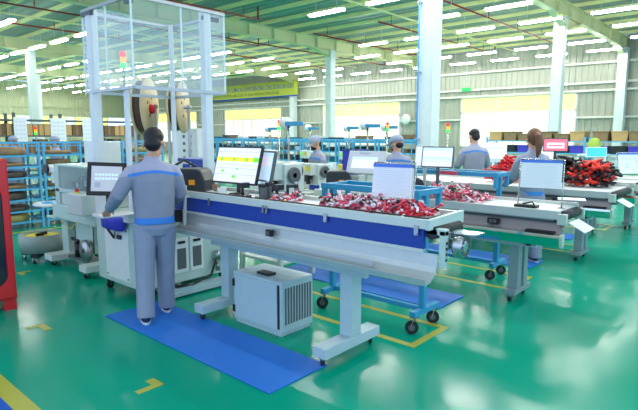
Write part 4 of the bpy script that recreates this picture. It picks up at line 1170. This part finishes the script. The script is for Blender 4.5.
def coil(x, y, z, R, h, k, label, group):
    key = (k, round(h, 3))
    if key not in coil0:
        m = M(); m.lathe([(R*.35, 0), (R*.96, 0), (R, h*.3), (R, h*.7), (R*.94, h), (R*.4, h), (R*.35, h*.8)], (0, 0, 0), 'z', 22); m.lathe([(R*.94, h*.4), (R*1.02, h*.5), (R*.94, h*.6)], (0, 0, 0), 'z', 22)
        coil0[key] = m.mesh('coil', k)
    o = bpy.data.objects.new('wire_coil', coil0[key]); C.objects.link(o); o.location = (x, y, z); o.rotation_euler = (0, 0, random.uniform(0, 6))
    o.scale = (R/.36, R/.36, 1)
    tag(o, label, 'wire coil', group)
racks = [(2.62, 3.58, 'leftmost blue rack'), (3.66, 4.30, 'second blue rack from the left'), (4.40, 5.12, 'third blue rack from the left'), (5.2, 6.0, 'fourth blue rack from the left')]
rnd = random.Random(11)
for (a, b, nm) in racks:
    rack('%s holding flat brown wire coils' % nm, a, b, 9.7, 10.45, 1.49, LEV)
    for z, ln in zip(LEV, LN):
        if rnd.random() < .1: continue
        R = (b-a)/2-.02 if b-a < .8 else .36
        h = rnd.choice([.06, .09, .12]); k = rnd.choice(['coil_brown', 'coil_dark', 'coil_brown', 'coil_olive'])
        cx = (a+b)/2+rnd.uniform(-.03, .03)
        coil(cx, 10.05, z, min(R, .36), h, k, '%s wire coil, %s shelf of the %s' % ({'coil_brown': 'brown', 'coil_dark': 'dark brown', 'coil_olive': 'olive'}[k], ln, nm), 'wire coils in the left racks')

# far racks in front of the bright windows, with bins
bins = {}
def binm(k, w, d, h):
    key = (k, w, d, h)
    if key not in bins:
        m = M(); m.loft([[Vector((x*w/2*s, y*d/2*s, z)) for x, y in ((-1, -1), (1, -1), (1, 1), (-1, 1))] for z, s in ((0, .88), (h*.9, 1), (h*.9, 1.06), (h, 1.06), (h, .92), (h*.25, .84))], smooth=False)
        bins[key] = m.mesh('bin', k)
    return bins[key]
CN = {'charcoal': 'black', 'white_paint': 'white', 'carton': 'brown', 'dark_grey': 'grey', 'deep_blue': 'blue', 'wire_red': 'red', 'teal_metal': 'teal', 'coil_brown': 'tan'}
def place_bin(x, y, z, k, w, d, h, label, group, name='storage_bin', cat='bin'):
    o = bpy.data.objects.new(name, binm(k, w, d, h)); C.objects.link(o); o.location = (x, y, z); o.rotation_euler = (0, 0, rnd.uniform(-.08, .08)); tag(o, label, cat, group)
fr = []
y = 6.8; i = 0
while y < 17.4:
    nm = '%s far blue rack counted from the widest white column leftwards' % ORD[i]
    t = rack(nm, 11.4, 12.1, y, y+1.25, 1.5, [.25, .55, .85, 1.15, 1.42], 'far blue racks', .022, 4, True)
    for z, ln in ((.25, 'bottom'), (.55, 'low'), (.85, 'middle'), (1.15, 'upper'), (1.42, 'top')):
        for q in range(3):
            k = rnd.choice(['charcoal', 'dark_grey', 'coil_brown', 'white_paint', 'white_paint', 'teal_metal', 'dark_grey'] if z < 1.4 else ['charcoal', 'white_paint', 'white_paint', 'dark_grey', 'teal_metal', 'coil_brown'])
            place_bin(11.75, y+.22+.40*q, z, k, .45, .30, rnd.uniform(.08, .17) if z < 1.4 else rnd.uniform(.08, .2), '%s bin on the %s shelf of the %s far blue rack, %s along' % (CN[k], ln, ORD[i], ('rightmost', 'middle', 'leftmost')[q]), 'bins in the far blue racks')
    y += 1.36; i += 1
y = -.2; i = 0
while y < 6:
    t = rack('blue rack behind the far right benches, %s from the right edge' % ORD[i], 15.2, 15.9, y, y+1.3, 1.55, [.4, .8, 1.12, 1.45], 'far right blue racks', .022, 4)
    for q in range(3):
        k = rnd.choice(['carton', 'carton', 'coil_brown'])
        place_bin(15.5, y+.22+.42*q, 1.45, k, .5, .38, rnd.choice([.2, .26]), 'brown carton on top of the %s far right rack, %s along' % (ORD[i], ('rightmost', 'middle', 'leftmost')[q]), 'cartons on the far right racks', 'carton', 'box')
        place_bin(15.5, y+.22+.42*q, 1.12, 'crate_purple' if q != 1 else 'charcoal', .5, .36, .2, '%s crate on the upper shelf of the %s far right rack, %s along' % ('purple' if q != 1 else 'black', ORD[i], ('rightmost', 'middle', 'leftmost')[q]), 'crates on the far right racks', 'plastic_crate', 'crate')
        place_bin(15.5, y+.22+.42*q, .8, 'white_paint', .5, .36, .22, 'white bin on the lower shelf of the %s far right rack, %s along' % (ORD[i], ('rightmost', 'middle', 'leftmost')[q]), 'white bins on the far right racks')
    y += 1.42; i += 1
m = M(); m.loft([[Vector((14.9+.11*k*math.cos(2*PI*q/14), 3.75+.15*k*math.sin(2*PI*q/14), z+1.12)) for q in range(14)] for z, k in ((0, .6), (.05, 1), (.25, 1.05), (.38, .75), (.42, .3))])
tag(obj('sack', m, 'bag_green', None, loc=(14.9, 3.75, 1.12)), 'round yellow green sack in front of the purple crates', 'bag')
m = M(); m.box(14.7, 15.12, 3.4, 4.1, 1.08, 1.12)
for a in (14.74, 15.08):
    for b in (3.44, 4.06): m.box(a-.02, a+.02, b-.02, b+.02, 0, 1.08)
tag(obj('small_table', m, 'white_paint', None, loc=(14.9, 3.75, 0)), 'small white table carrying the yellow green sack', 'table')

# pallet shelves with cartons behind the notice boards at far left
t = thing('pallet_rack', 'long dark storage rack full of cartons at far left behind the notice boards', 'rack', (7.2, 18.4, 0))
for x in (4.6, 6.0, 7.4, 8.8, 10.2):
    m = M(); m.box(x-.04, x+.04, 18.0, 18.08, 0, 2.3); m.box(x-.04, x+.04, 18.72, 18.8, 0, 2.3); obj('upright', m, 'dark_grey', t)
for z in (.5, 1.05, 1.6, 2.1):
    m = M(); m.box(4.6, 10.2, 18.0, 18.8, z-.05, z); obj('shelf', m, 'dark_grey', t)
for z, ln in ((1.05, 'lower'), (1.6, 'upper')):
    x = 4.75; j = 0
    while x < 10.0:
        w_ = rnd.choice([.3, .36, .42]); k = rnd.choice(['carton', 'carton_dark', 'carton'])
        h = rnd.uniform(.3, .42)
        m = M(); cx = x+w_/2; m.box(x, x+w_, 18.1, 18.6, z, z+h); m.use(1).box(cx-.03, cx+.03, 18.098, 18.1, z, z+h); m.box(cx-.03, cx+.03, 18.1, 18.6, z+h, z+h+.002)
        o = obj('carton', m, [k, 'coil_brown'], None, .006, loc=(x+w_/2, 18.35, z)); tag(o, 'brown carton on the %s shelf of the far left storage rack, %s from the left' % (ln, ORD[min(j, 15)]), 'box', 'cartons on the far left storage rack')
        x += w_+.03; j += 1

def board(label, x0, x1, y, z0, z1):
    t = thing('notice_board', label, 'notice board', ((x0+x1)/2, y, 0), 0, 'white notice boards')
    m = M(); m.box(x0, x1, y-.012, y+.012, z0, z1); obj('board', m, 'paper', t)
    m = M()
    for k in range(5):
        for q in range(3):
            xx = x0+(x1-x0)*(.12+.28*q); zz = z0+(z1-z0)*(.12+.17*k); m.box(xx, xx+(x1-x0)*.2, y-.016, y-.012, zz, zz+.03)
    obj('print', m, 'paper_ink', t)
    m = M()
    for xx in (x0+.03, x1-.03): m.box(xx-.012, xx+.012, y+.012, y+.036, 0, z1); m.box(xx-.015, xx+.015, y-.2, y+.2, 0, .03)
    obj('stand', m, 'steel', t)
board('white notice board left of the white column at far left', 4.48, 4.76, 13.5, 1.45, 2.02)
board('white notice board between the two leftmost heads, right of the far left column', 5.30, 5.66, 13.5, 1.45, 2.02)
board('white notice board behind the left acrylic panel of the tall machine', 6.08, 6.42, 13.5, 1.45, 2.04)
# small yellow label plates on the left racks
for (x0, x1, z0, z1, l) in ((2.62, 2.95, 1.41, 1.49, 'upper'), (2.62, 2.86, 1.26, 1.36, 'lower')):
    m = M(); m.box(x0, x1, 9.667, 9.682, z0, z1); tag(obj('rack_label', m, 'conn_yellow', None, loc=((x0+x1)/2, 9.67, z0)), '%s pale yellow label plate on the leftmost blue rack' % l, 'label')

# ------------------------------------------------------------------ machines between the benches
def crimper(label, x, y, s=1.0, reel_=True, lamp=False, group='crimping machines behind the benches'):
    t = thing('crimping_machine', label, 'machine', (x, y, 0), 0, group)
    m = M()
    m.box(x-.3, x+.3, y-.36, y+.36, .76, .80)
    for a in (-.26, .26):
        for b in (-.32, .32): m.box(x+a-.025, x+a+.025, y+b-.025, y+b+.025, 0, .76)
    m.box(x-.26, x+.26, y-.34, y+.34, .2, .23)
    obj('table', m, 'machine_grey', t, .004)
    m = M(); m.box(x-.02, x+.26, y-.16, y+.16, .80, 1.22*s); m.box(x-.14, x+.02, y-.12, y+.12, 1.05*s, 1.24*s); m.box(x-.2, x-.02, y-.14, y+.14, .80, .86); obj('press_body', m, 'machine_grey', t, .01)
    m = M(); m.box(x-.12, x-.04, y-.06, y+.06, .93, 1.06*s); m.cyl((x-.08, y, .86), (x-.08, y, .94), .03); m.box(x-.15, x-.13, y-.05, y+.05, .9, 1.0); obj('ram', m, 'black', t)
    m = M(); m.box(x-.145, x-.14, y-.1, y+.0, 1.12*s, 1.2*s); m.use(1).box(x-.146, x-.14, y+.02, y+.1, 1.13*s, 1.19*s); obj('warning_labels', m, ['conn_yellow', 'screen_green'], t)
    m = M(); m.lathe([(.07, y-.2), (.09, y-.205), (.095, y-.19), (.09, y-.175), (.07, y-.17)], (x+.1, 0, 1.1*s), 'y', 24); m.cyl((x+.1, y-.2, 1.1*s), (x+.1, y-.16, 1.1*s), .03); m.box(x+.0, x+.2, y-.195, y-.185, 1.09*s, 1.11*s); obj('flywheel', m, 'dark_grey', t)
    m = M(); m.box(x-.28, x-.16, y+.18, y+.34, .80, .98); m.use(1).box(x-.284, x-.28, y+.2, y+.32, .88, .96); obj('control_box', m, ['white_paint', 'screen_blue'], t)
    m = M(); m.box(x-.27, x-.2, y-.34, y-.2, .80, .87); obj('parts_tray', m, 'deep_blue', t)
    if reel_:
        m = M(); m.cyl((x+.2, y+.1, 1.2*s), (x+.2, y+.1, 1.80), .018); m.use(1).box(x+.15, x+.25, y-.14, y+.12, 1.74, 1.80); obj('reel_arm', m, ['steel', 'frame_blue'], t)
        m = M(); m.lathe([(.03, y+.12), (.09, y+.125), (.09, y+.135), (.05, y+.14), (.05, y+.19), (.09, y+.195), (.09, y+.205), (.03, y+.21)], (x+.2, 0, 1.78), 'y', 26); obj('terminal_reel', m, 'white_paint', t)
    return t
crimper('grey crimping machine with yellow label behind the slanted second screen', 4.15, 4.35, 1.05, False)
crimper('crimping machine with flywheel left of the worker in the pale cap', 5.25, 5.35)
crimper('crimping machine with black ram in front of the worker in the pale cap', 6.0, 5.5, .95, False)
crimper('crimping machine behind the wide grey terminal', 7.45, 5.55)
crimper('crimping machine farther back, left of the capped man\'s head', 9.3, 6.4)
crimper('crimping machine with reel in front of the far racks, below the banner', 9.4, 10.2)
crimper('crimping machine with reel in front of the far racks, below the banner end', 9.4, 8.75)
crimper('crimping machine with reel, next right of the one below the banner end', 9.5, 7.6, 1.0)
crimper('white topped machine at left end of the third bench', 7.4, 5.1+.0, .9, False) if False else None
towerlight('signal light below the right end of the yellow banner', 9.3, 9.63, 1.74, 0, 1.1)
towerlight('signal light left of the head of the capped man, before the second window', 9.3, 6.6-.25, 1.70, 0, .8)
towerlight('signal light on the ribbed wall side, right of the widest column', 9.3, 4.95, 1.66, 0, .8)
towerlight('tiny signal light in front of the far left white column', 5.35, 14.6, 1.62, 0, .9)

# odds and ends on the benches
def block(name, label, cat, x, y, z, parts, group=None, rz=0.0):
    t = thing(name, label, cat, (x, y, z), rz, group, local=True)
    for (pn, mt, shapes) in parts:
        m = M()
        for s in shapes:
            if s[0] == 'b': m.box(*s[1:])
            elif s[0] == 'c': m.cyl(s[1], s[2], s[3])
            elif s[0] == 't': m.tube(s[1], s[2], 8)
        obj(pn, m, mt, t, .003)
    return t
block('storage_box', 'bright blue box behind the wide grey terminal', 'box', 5.66, 4.38, 0, [('stand', 'machine_grey', [('b', -.18, .18, -.2, .2, 0, 1.08)]), ('box', 'bag_blue', [('b', -.12, .12, -.13, .13, 1.08, 1.42)]), ('box_rim', 'deep_blue', [('b', -.13, .13, -.14, .14, 1.39, 1.42)])])
for (x, y, z, l) in ((2.90, 3.46, 1.08, 'barcode scanner and cables at the foot of the large monitor'), (5.02, 3.72, .935, 'black scanner clutter in front of the wide grey terminal'), (5.05, 2.86+.35, .935, 'black keyboard clutter left of the pink pile on the second bench'), (2.98, 3.12, 1.08, 'grey tool holder between monitor and small pink heap')):
    block('hand_scanner', l, 'scanner', x, y, z, [('base', 'black', [('b', -.05, .05, -.06, .06, 0, .02), ('c', (0, 0, .02), (0, 0, .09), .012)]), ('head', 'charcoal', [('b', -.03, .06, -.025, .025, .08, .125)]), ('cable', 'black', [('t', [(-.03, .02, .01), (-.08, .07, .012), (-.02, .13, .012), (.06, .17, .012)], .006)])])
for (x, y, z, rz, l) in ((3.04, 3.27, 1.08, .3, 'dark clamp tool right of the slanted second screen'), (2.92, 3.24, 1.08, 1.2, 'dark clamp tool at the front edge beside the slanted second screen'),
                         (3.06, 3.02, 1.08, 2.1, 'dark clamp tool behind the small pink heap'), (5.35, 4.30, .935, .6, 'dark clamp tool behind the black printer of the second bench'),
                         (5.0, 3.55, .935, 1.9, 'dark clamp tool right of the wide grey terminal'), (5.22, 3.50, .935, .2, 'dark clamp tool behind the blue cart, left of the edge on monitor')):
    block('clamp_tool', l, 'tool', x, y, z, [('base', 'dark_grey', [('b', -.06, .06, -.04, .04, 0, .02), ('b', -.05, -.02, -.03, .03, .02, .10)]), ('arm', 'black', [('b', -.05, .05, -.015, .015, .10, .125), ('c', (.04, 0, .04), (.04, 0, .10), .012)]), ('knob', 'steel', [('c', (-.035, 0, .125), (-.035, 0, .15), .014)])], 'clamp tools on the benches', rz)
block('tape_dispenser', 'white tape roll holder below the large monitor', 'tape', 2.88, 3.78, 1.08, [('base', 'white_paint', [('b', -.05, .05, -.08, .08, 0, .03), ('b', -.045, .045, -.07, -.05, .03, .07)]), ('roll', 'coil_brown', [('c', (-.02, .02, .065), (.02, .02, .065), .036)])])
block('keyboard', 'grey keyboard below the wide grey terminal', 'keyboard', 5.08, 3.90, .935, [('tray', 'dark_grey', [('b', -.09, .09, -.22, .22, 0, .02)]), ('keys', 'charcoal', [('b', -.075+.03*i, -.052+.03*i, -.21, .21, .02, .027) for i in range(5)])], rz=math.radians(0))
block('parts_bin', 'small red parts bin beside the black printer on the second bench', 'bin', 5.05, 4.38-.5, .935, [('bin', 'wire_red', [('b', -.05, .05, -.07, .07, 0, .012), ('b', -.05, -.044, -.07, .07, 0, .06), ('b', .044, .05, -.07, .07, 0, .06), ('b', -.05, .05, -.07, -.064, 0, .06), ('b', -.05, .05, .064, .07, 0, .06)])]) if False else None
block('yellow_bucket', 'yellow canister right of the worker in the pale cap', 'canister', 6.9, 5.55, 0, [('stand', 'dark_grey', [('b', -.15, .15, -.15, .15, 0, .85)]), ('canister', 'yellow', [('c', (0, 0, .85), (0, 0, 1.12), .12), ('c', (0, 0, 1.12), (0, 0, 1.17), .05)])])

for o in list(bpy.data.objects):
    if '_local' in o: del o['_local']
